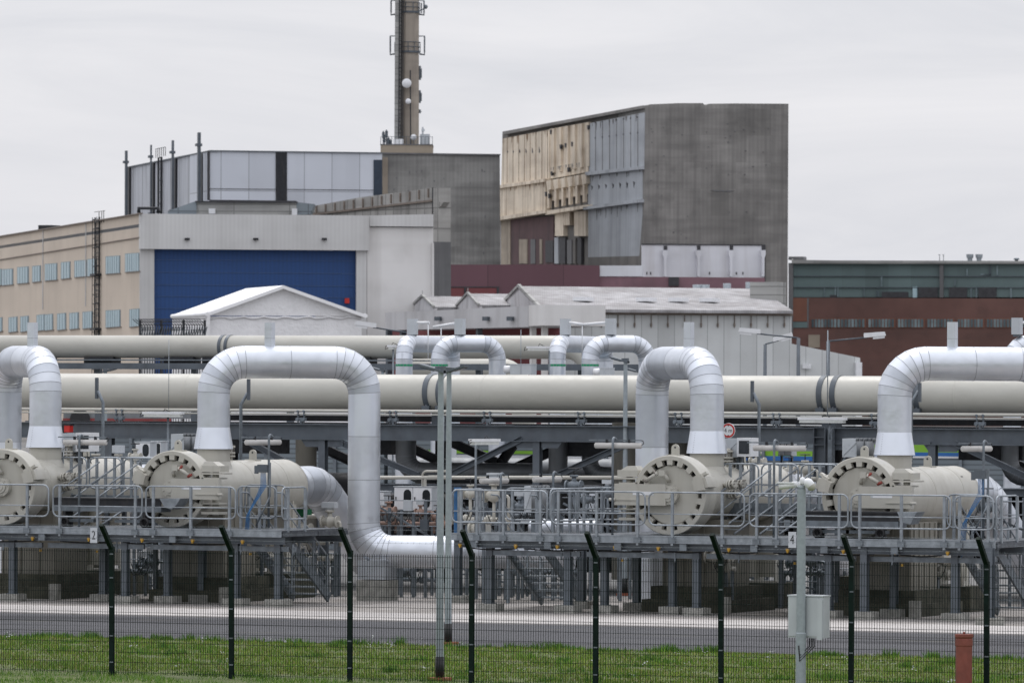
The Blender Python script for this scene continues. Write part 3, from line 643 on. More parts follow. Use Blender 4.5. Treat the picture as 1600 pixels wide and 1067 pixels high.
XP('dark_band', 'conc_l', [(919, 402), (1004, 400), (1004, 470), (919, 470)], -.3, .26)
XP('sand_ledge', 'sand', [(777, 290), (852, 279.5), (852, 284), (777, 295)], -.3, .8)
XP('middle_sand_panel', 'sand', [(780, 294), (852, 284), (852, 330), (780, 340)], -.3, .4)
XP('sand_ledge', 'sand', [(772, 339.5), (852, 328), (852, 333), (772, 345.5)], -.3, 1.1)
q = MB(); WX.poly(q, [(852, 284), (918, 271), (918, 303), (852, 316)], -.3, .05)
for k in range(6):
    px = 853+k*11; WX.poly(q, [(px, 283-k*2), (px+7.5, 281.5-k*2), (px+7.5, 296-k*1.8), (px+2, 298-k*1.8)], .05, .75)
    WX.poly(q, [(px+2, 298-k*1.9), (px+5, 297.5-k*1.9), (px+5, 325-k*1.9), (px+2, 326-k*1.9)], .05, .4)
WX.poly(q, [(852, 330), (918, 320), (918, 325), (852, 336)], -.3, .9)
for a, b_, c_ in ((867, 880, 369), (880.5, 890, 352), (897, 915, 369)): WX.poly(q, [(a, 331), (b_, 329), (b_, c_), (a, c_)], -.3, .3)
q.build('trough_panel', 'sand', rx)
XP('grey_column', 'conc_warm', [(780, 343), (797, 341), (797, 470), (780, 470)], -.3, .2)
XP('pipe', 'white', [(779, 345), (781, 345), (781, 470), (779, 470)], .2, .35)
XP('brick_panel', 'maroon_l', [(797, 342), (865, 338), (865, 470), (797, 470)], -.3, .1)
for a, b_, c_, d_, mm in ((811, 824, 374, 412, 'conc_warm'), (829, 836, 374, 412, 'dkconc'), (843, 847, 374, 412, 'conc_warm'), (852, 864, 376, 410, 'dark_line'), (866, 872, 371, 412, 'bluegrey'), (874, 883, 371, 412, 'dark_line'), (886, 893, 375, 412, 'dkconc'), (895, 899, 372, 412, 'conc_l'), (902, 908, 372, 412, 'dark_line')): XP('opening_panel', mm, [(a, c_), (b_, c_), (b_, d_), (a, d_)], .1 if a < 865 else -.2, .2 if a < 865 else .1)
rr = random.Random(2)
BH = []
class _B:
    @staticmethod
    def add(W, pts, d0, d1): b = MB(); W.poly(b, pts, d0, d1); b.build('bolt_hole', 'dark_line', rx)
for px in range(929, 1004, 11):
    yy = 231-(px-929)*.13
    for dy in (0, 24): _B.add(WX, [(px, yy+dy-40), (px+1.4, yy+dy-40), (px+1.4, yy+dy-38), (px, yy+dy-38)], .3, .36)
for px in (792, 801, 811, 821, 831, 842): _B.add(WX, [(px, 236-(px-792)*.12), (px+1.3, 236), (px+1.3, 239), (px, 239)], .25, .3)
for px in range(923, 995, 11): _B.add(WX, [(px, 290-(px-923)*.1), (px+2.6, 292-(px-923)*.1), (px+1, 297-(px-923)*.1), (px+1.4, 294)], .22, .28)
for px, yy in ((860, 203), (875, 226), (883, 224), (893, 222), (887, 262), (861, 268), (918, 196), (852, 300), (857, 303)): _B.add(WX, [(px-1, yy), (px+1.5, yy), (px+1, yy+7), (px-.5, yy+7)], .25, .5)
M['rust_stain'] = wallmat('rust_stain', (.26, .16, .09), (.10, .07, .05), .9, .2)
rs9 = random.Random(31)
def stains(n, xr_, yf, d, hmax, mat='rust_stain', wmax=2.2):
    for _ in range(n):
        x = rs9.uniform(*xr_); y = yf(x); w9 = rs9.uniform(.5, wmax); h9 = rs9.uniform(.25, 1)*hmax; b9 = MB()
        WX.poly(b9, [(x, y), (x+w9, y-.15*w9), (x+w9*.7, y+h9*.7), (x+w9*.35, y+h9)], d, d+.03); b9.build('stain', mat, rx)
stains(12, (784, 855), lambda x: 217-(x-785)*.19, .25, 14); stains(9, (784, 850), lambda x: 295-(x-780)*.14, .4, 9); stains(10, (922, 1000), lambda x: 194-(x-921)*.21, .3, 12, 'conc_l')
stains(10, (922, 1000), lambda x: 276-(x-921)*.12, .22, 9, 'conc_l'); stains(10, (922, 1000), lambda x: 329-(x-921)*.14, .22, 20, 'conc_l', 1.4); stains(12, (860, 918), lambda x: 262-(x-860)*.17, .42, 8, 'dkconc', 2.5)
for px in list(range(792, 857, 9))+list(range(930, 1004, 11)):
    b9 = MB(); y0 = 216-(px-785)*.185 if px < 860 else 193-(px-921)*.2; y1 = 287-(px-785)*.12 if px < 860 else 270-(px-921)*.1; dd9 = .25 if px < 860 else .3
    WX.poly(b9, [(px, y0), (px+.5, y0), (px+.5, y1), (px, y1)], dd9, dd9+.03); b9.build('joint_line', 'rust_stain' if px < 860 else 'conc_l', rx)
q = MB(); WY.poly(q, [(1003, 382.5), (1195, 384), (1195, 500), (1003, 500)], 0, .35); q.build('white_wall', 'white_n', rx)
q = MB()
for px in (1040, 1092, 1143, 1193): WY.poly(q, [(px-2.6, 384), (px+2.6, 384), (px+2.6, 393), (px-2.6, 393)], .35, .5)
WY.poly(q, [(1003, 380.8), (1196, 382.4), (1196, 384), (1003, 382.6)], 0, .45); WY.poly(q, [(1194, 384), (1196, 384), (1196, 440), (1194, 440)], 0, .42)
for px in (1010, 1016, 1108, 1150, 1160): WY.poly(q, [(px, 425), (px+1.6, 425), (px+1.6, 429), (px, 429)], .35, .42)
q.build('niche', 'dark_line', rx)
for px in (1040, 1092, 1143, 1193):
    q = MB(); WY.poly(q, [(px-4, 391), (px+3.4, 391), (px+3.4, 398), (px+1.6, 404), (px+1.6, 432), (px-2, 432), (px-2, 404), (px-4, 399)], .35, 1.1); q.build('bracket', 'white_n', rx)
q = MB(); rr = random.Random(9)
for _ in range(40):
    x = rr.uniform(1015, 1225); y = rr.uniform(190, 372); wd = rr.uniform(.8, 3); WY.poly(q, [(x, y), (x+wd, y), (x+wd*.8, y+rr.uniform(.8, 2)), (x, y+1.5)], 0, .05)
WY.poly(q, [(1110, 297), (1148, 298), (1140, 300), (1116, 299)], 0, .06)
q.build('spalled_patch', 'dkconc', rx)
q = MB(); z_ = WX.sh(1008, 172)[1]; i9 = WY.n*-1.5; roof_slab(q, [WX.A+i9+WY.t*.8, WX.B+i9+WY.t*.8, WY.B+i9-WY.t*1.0, WY.B+(WX.A-WX.B)-WY.t*1.0], z_-1); q.build('roof', 'dkconc', rx)
# ---- maroon low wing in front of both blocks
WM = Wall(677, 770, 1205, 774)
mw = thing('maroon_wing', 'low maroon wing in front of the reactor block', 'building', WM.A)
q = MB(); WM.poly(q, [(677, 413.5), (860, 413.5), (937, 415), (937, 600), (677, 600)], -6, 0); q.build('wall', 'maroon', mw)
q = MB(); WM.poly(q, [(937, 432), (1195, 434), (1195, 600), (937, 600)], -5, -.3)
M['maroon_p'] = wallmat('faded_maroon_base', (.235, .13, .155), (.13, .09, .10), .85, .1, .4, .4, .6, .5, .9); q.build('base_band', 'maroon_p', mw)
q = MB(); WM.poly(q, [(937.2, 415), (1004, 415), (1004, 432), (937.2, 431.8)], -5, -.2); WM.poly(q, [(1004.2, 415), (1005, 415), (1005, 432), (1004.2, 432)], -5, -.25); q.build('white_band', 'white_n', mw)
q = MB(); WM.poly(q, [(677, 448), (780, 448), (780, 449.5), (677, 449.5)], 0, .1)
for px in (679, 727, 778): WM.poly(q, [(px-1.5, 449), (px+1.5, 449), (px+1.5, 600), (px-1.5, 600)], 0, .12)
WM.poly(q, [(1045, 433), (1061, 433), (1061, 447), (1045, 447)], -.3, -.1); q.build('door_frame', 'dark_line', mw)
M['fadedred'] = wallmat('faded_red_gate', (.20, .055, .06), (.12, .05, .05), .8)
for a, b_ in ((681, 725), (729, 776)): q = MB(); WM.poly(q, [(a, 450), (b_, 450), (b_, 600), (a, 600)], 0, .06); q.build('gate', 'fadedred', mw)
q = MB(); rr = random.Random(5)
for _ in range(22): x = rr.uniform(1000, 1190); WM.poly(q, [(x, 450.5), (x+rr.uniform(2, 7), 450.5), (x+3, 453), (x, 453)], -.2, 2)
q.build('debris_ridge', 'conc_l', mw)
# ---- white workshop shed with gabled bays
M['shed_wall'] = wallmat('pale_shed_wall', (.64, .66, .66), (.42, .42, .41), .8, .05, .4, .12, .6, .45, .45, panel=(1.45, 30, 0.48, .035))
M['shed_roof'] = wallmat('lichen_white_roof', (.40, .395, .405), (.17, .155, .15), .9, .2, 2.2, .5, 1.6, .6, 1.2, rib=1.6, ribang=-.45, ribk=.25)
M['canopy'] = wallmat('grey_canopy_sheet', (.54, .535, .545), (.25, .24, .24), .8, .05, .4, .15, .8, .7, .5)
WG = Wall(850, 560, 1237, 566)
sh = thing('workshop_shed', 'long white shed with pale lichened roof in front of the reactor block', 'shed', WG.A)
q = MB(); WG.poly(q, [(850, 488), (1237, 490), (1237, 537), (1344, 559), (1344, 760), (850, 760)], -1, 0); q.build('wall', 'shed_wall', sh)
def P3(px, py, Z): return PZ(px, py, Z)
A_, B_, C_, D_ = P3(848, 487.5, 559), P3(1239, 490, 565), P3(1185, 455.5, 583), P3(811, 451.5, 576)
q = MB(); q.prism([A_, B_, C_, D_], (0, 0, .25)); q.build('roof', 'shed_roof', sh)
q = MB(); E_ = P3(782, 480, 592); F_ = P3(1160, 482, 600); q.prism([D_, C_, F_, E_], (0, 0, .22)); q.build('rear_roof', 'shed_roof', sh)
q = MB(); q.prism([V(A_)+UP*.0-UP*.05, V(E_)-UP*.05, V(D_)-UP*.05], FW*.01+RT*.4); q.prism([V(A_)-UP*.05, V(E_)-UP*.05, V(E_)-UP*9, V(A_)-UP*9], RT*.4); q.build('gable', 'canopy', sh)
q = MB(); q.bar(A_+UP*.2, D_+UP*.3, .25, .25); q.bar(E_+UP*.2, D_+UP*.3, .25, .25); q.build('verge_trim', 'rib_grey', sh)
q = MB(); WG.poly(q, [(849, 487.4), (1239, 489.8), (1239, 493.5), (849, 491)], -.2, .35); q.build('eave', 'tan_line', sh)
for k in range(15):
    px = 862+k*26; q = MB(); WG.poly(q, [(px-.4, 492), (px+.4, 492), (px+.4, 512), (px-.4, 512)], 0, .12)
    WG.poly(q, [(px-1, 505), (px+1, 505), (px+1, 510), (px-1, 510)], 0, .2); q.build('downpipe', 'tan_line', sh)
for px in (925, 1024, 1075, 1124):
    q = MB(); p = A_.lerp(D_, .32); t0 = (px-848)/390; c = V(A_).lerp(V(B_), t0).lerp(V(D_).lerp(V(C_), t0), .35)
    q.cbox(c+UP*.45, 1.5, 1.1, .35); q.build('skylight', 'white', sh)
q = MB()
for k in range(34):
    p = V(D_).lerp(V(C_), k/33)+UP*.3; q.bar(p, p+UP*.55, .05, .05)
q.bar(V(D_)+UP*.8, V(C_)+UP*.8, .05, .05); 
q = MB()
for px, yy, r in ((1090, 448, 1.0), (1101, 448, 1.0), (1136, 446, .8), (1171, 444, .8)):
    p = PZ(px, yy+7, 590); q.cyl(p-UP*1, p+UP*.6, r*.45, None, 12); 
q.build('roof_vent', 'galv_light', sh)
q = MB()
p = PZ(1195, 470, 575); q.box(p.x-1, p.x+1.6, p.y-1, p.y+1, p.z-2, PZ(1195, 441, 575).z); q.build('grey_vent_stack', 'rib_grey', sh)
for i, (pk, bl, br, yk, Zp, xr) in enumerate((((731, 462), (713, 481), (748, 480), 0, 588, 812), ((660, 466), (638, 486), (678, 483), 0, 600, 735))):
    bay = thing('shed_bay', ['small gabled roof bay nearest the long white shed', 'small gabled roof bay farthest from the long white shed'][i], 'shed', PZ(br[0], 540, Zp-8), 'gabled bays beside the white shed')
    A1, D1, E1 = PZ(br[0], br[1], Zp-8), PZ(pk[0], pk[1], Zp), PZ(bl[0], bl[1], Zp+8); off = PZ(xr, pk[1]+1, Zp+6)-D1
    q = MB(); q.prism([A1, A1+off, D1+off, D1], (0, 0, .2)); q.prism([D1, D1+off, E1+off, E1], (0, 0, .2)); q.build('roof', 'shed_roof', bay)
    q = MB(); q.prism([A1, E1, D1], RT*.3); q.prism([A1, E1, E1-UP*6, A1-UP*6], RT*.3); q.build('gable', 'canopy', bay)
    q = MB(); q.bar(A1+UP*.2, D1+UP*.25, .22, .22); q.bar(E1+UP*.2, D1+UP*.25, .22, .22); q.bar(D1, D1+UP*.7, .06, .06); q.build('verge_trim', 'rib_grey', bay)
WCn = Wall(602, 572, 826, 553)
cn = thing('loading_canopy', 'long stained grey canopy fascia below the gabled bays', 'canopy', WCn.A)
q = MB(); WCn.poly(q, [(602, 488.5), (826, 478), (826, 511), (602, 516)], -6, 0); q.build('fascia', 'canopy', cn)
q = MB(); WCn.poly(q, [(826.3, 477), (850, 476), (850, 508.5), (826.3, 509.5)], -6, .3); q.build('end_block', 'annex_white', cn)
q = MB(); WCn.poly(q, [(604, 514), (850, 509), (850, 760), (604, 760)], -6.3, -4.5); q.build('back_wall', 'fadedred', cn)
for px in (604, 626, 745, 829, 847):
    q = MB(); WCn.poly(q, [(px-1.5, 508), (px+1.5, 508), (px+1.5, 760), (px-1.5, 760)], -1, -.5); q.build('post', 'annex_white' if px > 800 else 'steel', cn)
for px in (689, 764, 802): q = MB(); a, h = WCn.sh(px, 498); q.cbox(WCn.P(a, h, .3), .5, .5, .35); q.build('floodlight', 'steel', cn)
q = MB(); a, h = WG.sh(1259, 572); q.cbox(WG.P(a, h, .3), .6, .5, .4); single(q, 'wall_lamp', 'white', 'small white lamp box on the low sloping shed wall', 'lamp', WG.P(a, h-.2, .3))
# ---- brick turbine hall
WH = Wall(1232, 905, 1700, 898)
M['teal'] = wallmat('teal_glazed_band', (.14, .20, .20), (.10, .14, .145), .5, .05, .3, .2, .3, .3, .6, panel=(3.2, 5.6, ang(WH), .03, 0, .8))
M['brick'] = wallmat('dark_red_brick', (.16, .085, .072), (.075, .05, .045), .95, .05, .35, .35, .4, .3, .9)
M['brick_o'] = wallmat('orange_brick', (.21, .095, .065), (.12, .06, .05), .95, .05)
M['pane_teal'] = wallmat('grey_blue_panes', (.24, .31, .33), (.05, .07, .08), .3, .3, .6, .2, 1.0, 1.0, .8, rib=.14, ribang=-ang(WH), ribk=.8)
tb = thing('turbine_hall', 'dark red brick turbine hall with teal glazed top storey', 'building', WH.A)
q = MB(); WH.poly(q, [(1232, 465), (1700, 467), (1700, 760), (1232, 760)], -20, 0); q.build('brick_wall', 'brick', tb)
q = MB(); WH.poly(q, [(1232, 411), (1700, 412), (1700, 464.5), (1232, 464.5)], -20, -.4); q.build('glazed_band', 'teal', tb)
q = MB(); WH.poly(q, [(1237, 404), (1238, 406), (1300, 407), (1700, 408), (1700, 412.5), (1237, 412)], -20, .4); q.build('roof_edge', 'rib_grey', tb)
q = MB(); WH.poly(q, [(1232, 401), (1256, 401), (1256, 406), (1232, 406)], -4, -1); q.build('dark_strip', 'dkconc', tb); q = MB(); WH.poly(q, [(1468, 413), (1474, 413), (1474, 465), (1468, 465)], -.4, .1); q.build('dark_strip', 'dkconc', tb); q = MB(); WH.poly(q, [(1232, 412), (1239, 412), (1239, 520), (1232, 520)], -.4, .15)
q.build('dark_strip', 'dkconc', tb); q = MB(); WH.poly(q, [(1261, 466), (1263.5, 466), (1263.5, 512), (1261, 512)], 0, .1); q.build('dark_strip', 'dkconc', tb)
for yy in (431, 448.5): q = MB(); WH.poly(q, [(1239, yy), (1700, yy+.6), (1700, yy+1.6), (1239, yy+1)], -.4, -.15); q.build('transom', 'steel', tb)
q = MB(); WH.poly(q, [(1238, 466), (1261, 466), (1261, 502), (1238, 502)], 0, .08); q.build('orange_patch', 'brick_o', tb)
for a, b_, c_, d_ in ((1378, 1419, 456, 465), (1435, 1465, 449, 465), (1483, 1511, 449, 465), (1529, 1557, 449, 465), (1297, 1307, 461, 465)): q = MB(); WH.poly(q, [(a, c_), (b_, c_), (b_, d_), (a, d_)], -.4, -.1); q.build('broken_opening', 'dark_line', tb)
for a, b_, c_, d_ in ((1287, 1288.5, 449, 464), (1304, 1306, 448, 464), (1308, 1310, 448, 464), (1349, 1350.5, 449, 463), (1369, 1374, 454, 464), (1376, 1378.5, 432, 448), (1426, 1433, 448, 465), (1470, 1473, 449, 464), (1491, 1493.5, 436, 447), (1510, 1512, 420, 431), (1545, 1549, 415, 430), (1532, 1548, 428, 430), (1557, 1559, 415, 430), (1516, 1519, 450, 465), (1524, 1527, 450, 465), (1578, 1581, 450, 465)):
    q = MB(); WH.poly(q, [(a, c_), (b_, c_), (b_, d_), (a, d_)], -.4, -.2); q.build('bare_glass', 'pane_teal' if a != 1426 else 'pane_blue', tb)
for a, b_ in ((1268, 1308), (1308.5, 1352), (1357, 1398), (1403, 1444), (1449, 1490), (1496, 1537), (1542, 1583), (1588, 1629)):
    q = MB(); WH.poly(q, [(a-1, 497), (b_+1, 497.2), (b_+1, 512.5), (a-1, 512.2)], 0, .08); f = q.build('window', 'brick_o', tb)
    q = MB(); n_ = 8; 
    for k in range(n_):
        u0 = a+(b_-a)*k/n_; u1 = u0+(b_-a)/n_*.74; WH.poly(q, [(u0, 498.6), (u1, 498.6), (u1, 511.3), (u0, 511.3)], .08, .14)
    q.build('pane', 'pane_teal', f)
q = MB(); WH.poly(q, [(1238, 503), (1261, 503), (1261, 512), (1238, 512)], 0, .1); q.build('window', 'teal', tb)
q = MB(); WH.poly(q, [(1263, 523), (1281, 523), (1281, 543), (1263, 543)], 0, .1); q.build('boarded_patch', 'conc_warm', tb)
q = MB()
for px, w_ in ((1506.5, 11), (1521, 11)):
    c = WH.P(*WH.sh(px, 408), -8); s_ = 10160/(c-CAM).dot(FW); zz = lambda y: HC+(H0-y)/s_
    r = w_/2/s_
    q = MB(); q.lathe((c.x, c.y, 0), (0, 0, 1), [(zz(409), r*.7), (zz(402), r*.7), (zz(399), r), (zz(394.5), r*1.05)], 12, False)
    single(q, 'roof_cowl', 'galv_light', ['left one of the two grey roof cowls on the brick hall', 'right one of the two grey roof cowls on the brick hall'][px > 1510], 'roof vent', (c.x, c.y, zz(409)), 'twin cowls on the brick hall')
c = WH.P(*WH.sh(1580, 408), -8); q = MB(); q.cyl(c-UP*.5, c+UP*.35, .25); q.cyl(c+UP*.35, c+UP*.6, .5, .3, 8); single(q, 'roof_stack', 'galv', 'tiny capped stack near the right end of the brick hall roof', 'roof vent', c-UP*.5)
for i, px in enumerate((1467, 1473)):
    c = WH.P(*WH.sh(px, 408), -1); q = MB(); q.bar(c-UP*.5, c+UP*.9, .07, .07); q.bar(c+UP*.9-RT*.2, c+UP*.9+RT*.1, .07, .07); single(q, 'lightning_rod', 'steel', ['thin rod on the brick hall roof, left of a pair', 'thin rod on the brick hall roof, right of a pair'][i], 'rod', c-UP*.5, 'rods on the brick hall roof')
q = MB(); WG.poly(q, [(1338, 566), (1347, 566), (1347, 760), (1338, 760)], -.8, .5); single(q, 'white_door_post', 'white', 'narrow white cabinet at the low end of the sloping shed wall', 'cabinet', WG.P(WG.sh(1342, 600)[0], 0, .2))
# ---- marquee
M['tent'] = paint('white_tent_fabric', (.78, .775, .785), .7, 0, .08, .6, .15, (.45, .44, .45), (1, 1, .2), .02)
M['tent_roof'] = paint('bright_tent_fabric', (.84, .84, .85), .6, 0, .05, .6, .05, (.6, .6, .6), (1, 1, .2))
WT = Wall(322, 475, 567, 479)
te = thing('marquee', 'white peaked marquee in front of the blue hangar door', 'tent', WT.A)
q = MB(); WT.poly(q, [(324, 487), (440, 448.5), (563, 491), (563, 494), (324, 493)], -.3, 0); q.build('gable', 'tent', te)
q = MB(); WT.poly(q, [(322, 494), (565, 495), (565, 760), (322, 760)], -.4, -.05); q.build('wall', 'tent', te)
bk_ = (RT*-1.0+FW*.55).normalized()*0; L_ = FW*16-RT*3.4
a = WT.P(*WT.sh(321, 489), .5); b_ = WT.P(*WT.sh(440, 446), .5); c = WT.P(*WT.sh(568, 491.5), .5)
q = MB(); q.prism([a, b_, b_+L_, a+L_], (0, 0, -.25)); q.prism([b_, c, c+L_, b_+L_], (0, 0, -.25)); q.tube([a-UP*.1, a+L_-UP*.1], .16, 8); q.tube([c-UP*.1, c+L_-UP*.1], .16, 8); q.build('roof', 'tent_roof', te)
q = MB(); q.prism([a-UP*.1, a+L_-UP*.1, a+L_-UP*9, a-UP*9], RT*.2); q.build('side_wall', 'tent', te)
q = MB(); q.tube([WT.P(*WT.sh(320+i*10.2, 496.5+(1.6*math.sin(i*1.9))), .04) for i in range(25)], .07, 4); q.build('rope_fold', 'tent', te)
# ---- razor fence near the marquee
WZ = Wall(216, 430, 322, 425); zf = thing('angled_wire_fence', 'rusty wire fence with leaning overhang left of the marquee', 'fence', WZ.A)
q = MB()
for k in range(26):
    a, _ = WZ.sh(218+k*4.1, 515); q.bar(WZ.P(a, 0, 0), WZ.P(a, WZ.sh(218, 508)[1], 0), .045, .045); q.bar(WZ.P(a, WZ.sh(218, 508)[1], 0), WZ.P(a-.35, WZ.sh(218, 498.5)[1], .3), .045, .045)
for y in (499, 503, 508, 516, 524): a0, h = WZ.sh(217, y); a1, _ = WZ.sh(321, y); q.bar(WZ.P(a0, h, 0), WZ.P(a1, h, 0), .04, .04)
q.build('wire', 'steel_dark', zf)
q = MB()
for k in range(28):
    a, h = WZ.sh(218+k*3.8, 519); q.bar(WZ.P(a, h-.4, .1), WZ.P(a+.3, h+.35, .1), .05, .05)
q.build('barb_coil', 'steel', zf)
for px in (219, 252, 287, 320): q = MB(); a, h = WZ.sh(px, 500); q.bar(WZ.P(a, 0, 0), WZ.P(a, h, 0), .12, .12); q.build('post', 'steel_dark', zf)
# ---- bushes by the brick hall
def bush(px, py_top, wpx, Z, label, seed):
    rs = np.random.RandomState(seed); s = 10160/Z; base = PZ(px, 600, Z); h = HC+(H0-py_top)/s; w_ = wpx/s
    o = thing('shrub_tree', label, 'tree', (base.x, base.y, 0), 'dark shrubs by the brick hall')
    q = MB(); q.tube([(base.x, base.y, 0), (base.x+.1, base.y, h*.6)], [.2, .08], 6); q.build('trunk', 'steel_dark', o)
    q = MB(); blobs = [(rs.uniform(-.4, .4)*w_, rs.uniform(-.4, .4)*w_, h*rs.uniform(.35, .85), rs.uniform(.14, .26)*w_) for _ in range(9)]
    for k in range(2600):
        bx_, by_, bz_, br_ = blobs[k % 9]; d = rs.normal(size=3); d /= np.linalg.norm(d); rr_ = br_*rs.uniform(.5, 1.1)
        c = V((base.x+bx_+d[0]*rr_, base.y+by_+d[1]*rr_, min(h, bz_+d[2]*rr_))); a = V(rs.normal(size=3)).normalized()*.13; b2 = V(rs.normal(size=3)).normalized()*.13
        i = q.pts([c-a, c+b2, c+a]); q.cm = int(rs.rand() < .4); q.face((i, i+1, i+2))
    q.build('crown', ['leaf_a', 'leaf_b'], o)
M['leaf_a'] = paint('dark_leaf', (.022, .045, .022), .8, 0, .3, 2, 0); M['leaf_b'] = paint('leaf', (.045, .075, .035), .8, 0, .3, 2, 0)
bush(1366, 572, 24, 640, 'dark round shrub at the foot of the brick hall, beside the shed wall', 1)
bush(1385, 569, 22, 650, 'dark shrub between the round one and the white arched pipe', 2)
bush(1403, 573, 22, 640, 'dark shrub half hidden by the white arched pipe', 3)
# ================================================================ pipes: helpers
def bend(pts, R_, n=7, straight=1.15, seams_straight=True):
    """round the corners of a polyline; returns points and the indices that carry a joint band"""
    P = [V(p) for p in pts]; out = [P[0]]; js = []
    rs_ = R_ if isinstance(R_, (list, tuple)) else [R_]*(len(P)-2)
    for i in range(1, len(P)-1):
        a = (P[i-1]-P[i]).normalized(); b = (P[i+1]-P[i]).normalized(); th = math.pi-a.angle(b); t = rs_[i-1]*math.tan(th/2)
        c = P[i]+(a+b).normalized()*(rs_[i-1]/math.cos(th/2)); s = P[i]+a*t; e = P[i]+b*t
        prev = out[-1]; L = (s-prev).length
        if seams_straight and straight:
            k = int(L/straight)
            for j in range(1, k+1):
                q_ = prev.lerp(s, j/(k+1)); js.append(len(out)); out.append(q_)
        u = (s-c); w_ = (e-c); ax = u.cross(w_).normalized(); nn = max(2, int(round(n*th/(math.pi/2))))
        for j in range(nn+1): js.append(len(out)); out.append(c+Matrix.Rotation(th*j/nn, 3, ax) @ u)
    prev = out[-1]; L = (P[-1]-prev).length
    if straight:
        k = int(L/straight)
        for j in range(1, k+1): js.append(len(out)); out.append(prev.lerp(P[-1], j/(k+1)))
    out.append(P[-1]); return out, js
def rpath(pts, R_, n=5): return bend(pts, R_, n, 0, False)[0]
def loop(mb, p00, p10, p11, p01, r, rad):   # closed rounded rectangle (tube)
    P = [V(p00), V(p10), V(p11), V(p01)]; out = []
    for i in range(4):
        a = (P[i-1]-P[i]).normalized(); b = (P[(i+1) % 4]-P[i]).normalized(); c = P[i]+(a+b)*rad
        for k in range(4):
            t = k/3*math.pi/2; out.append(c - b*rad*math.cos(t) - a*rad*math.sin(t))
    mb.tube(out, r, 6, False, True)
# ================================================================ perimeter fence
FY = PG(737, 1069).y
fn = thing('mesh_fence', 'dark green double wire mesh fence with angled post tops along the road', 'fence', (PY(800, 1060, FY).x, FY, 0))
fpx = [-12, 175, 362, 547, 737, 931, 1127, 1330, 1542, 1760]
fX = [PY(p, 960, FY).x for p in fpx]
ZK = 2.42
def fpost():
    q = MB(); q.box(-.045, .045, -.035, .035, -.1, ZK)
    q.bar((0, 0, ZK-.03), (0, -.40, ZK+.44), .085, .07, (0, 1, 0)); q.box(-.047, .047, -.04, .04, ZK-.06, ZK+.02)
    for z in (.25, .75, 1.3, 1.85, 2.3): q.mat(1).box(-.02, .05, -.05, -.035, z-.010, z+.012)
    return q
q = fpost(); posts = []
p0 = q.build('fence_post', ['fence', 'galv'], fn, False); p0.location = (fX[0]-fn.location.x, 0, 0)
for x in fX[1:]:
    c = p0.copy(); sc.collection.objects.link(c); c.parent = fn; c.location = (x-fn.location.x, 0, rnd.uniform(-.01, .01)); c.rotation_euler = (0, rnd.uniform(-.006, .006), 0)
for a, b in zip(fX[:-1], fX[1:]):
    q = MB(); n = int((b-a)/.05); ox = fn.location.x
    a_ = a-ox; b_ = b-ox
    for k in range(1, n):
        x = a_+k*(b_-a_)/n; q.box(x-.0040, x+.0040, -.0035, .0035, .02, ZK-.04)
    for k in range(13):
        z = .06+k*.19; q.box(a_, b_, -.009, -.003, z-.0035, z+.0035); q.box(a_, b_, .003, .009, z-.0035, z+.0035)
    q.build('mesh_panel', 'fence', fn, False)
for dy, dz in ((.16, .18), (.28, .31), (.39, .43)):
    q = MB(); xs = [fX[0]-fn.location.x+i*.5 for i in range(int((fX[-1]-fX[0])/.5))]
    q.tube([(x, -dy, ZK+dz-.01*abs(math.sin(i*.63))) for i, x in enumerate(xs)], .0022, 4)
    for i, x in enumerate(xs[:-1]):
        for k in range(4): q.bar((x+k*.125, -dy, ZK+dz-.018), (x+k*.125+.01, -dy, ZK+dz+.018), .003, .003)
    q.build('barbed_wire', 'galv', fn, False)
# ================================================================ street lamps
def street_lamp(label, px, pyb, hdir, htop, foot='brickred', loc=None):
    b = PG(px, pyb) if loc is None else V(loc); o = thing('street_lamp', label, 'street lamp', (b.x, b.y, 0), 'slim street lamps with flat wedge heads')
    q = MB(); q.lathe((0, 0, .42), (0, 0, 1), [(0, .074), ((htop-.42)*.5, .064), (htop-.42, .052)], 18); q.build('pole', 'lamp_pole', o, False)
    q = MB(); q.cyl((0, 0, .05), (0, 0, .44), .085, None, 14); q.build('collar', 'rubber', o, False)
    q = MB(); q.box(-.17, .17, -.17, .17, -.05, .05); q.build('footing', foot, o, False)
    q = MB(); h = hdir; q.prism([(h*-.08, -.09, htop-.07), (h*-.08, .09, htop-.07), (h*.42, .13, htop+.06), (h*.42, -.13, htop+.06)], (0, 0, .045))
    q.hexa([(-h*.08, -.05, htop-.08), (h*.10, -.05, htop-.03), (h*.10, .05, htop-.03), (-h*.08, .05, htop-.08), (-h*.08, -.05, htop+.06), (h*.1, -.05, htop+.05), (h*.1, .05, htop+.05), (-h*.08, .05, htop+.06)])
    hd = q.build('lamp_head', 'steel', o, False)
    q = MB(); q.hexa([(h*.12, -.09, htop-.035), (h*.38, -.11, htop+.033), (h*.38, .11, htop+.033), (h*.12, .09, htop-.035), (h*.12, -.09, htop-.02), (h*.38, -.11, htop+.045), (h*.38, .11, htop+.045), (h*.12, .09, htop-.02)]); q.build('lens', 'glass', hd, False)
    return o
def hz(px, pyb, pyt): 
    b = PG(px, pyb); return PY(px, pyt, b.y).z
street_lamp('grey street lamp just behind the mesh fence, head pointing left', 687, 1062, -1, hz(687, 1062, 577))
street_lamp('grey street lamp at the road edge, head pointing right', 700, 1006, 1, hz(700, 1006, 578))
street_lamp('grey street lamp on a red footing behind the right platform railing', 976, 929, -1, hz(976, 929, 563))
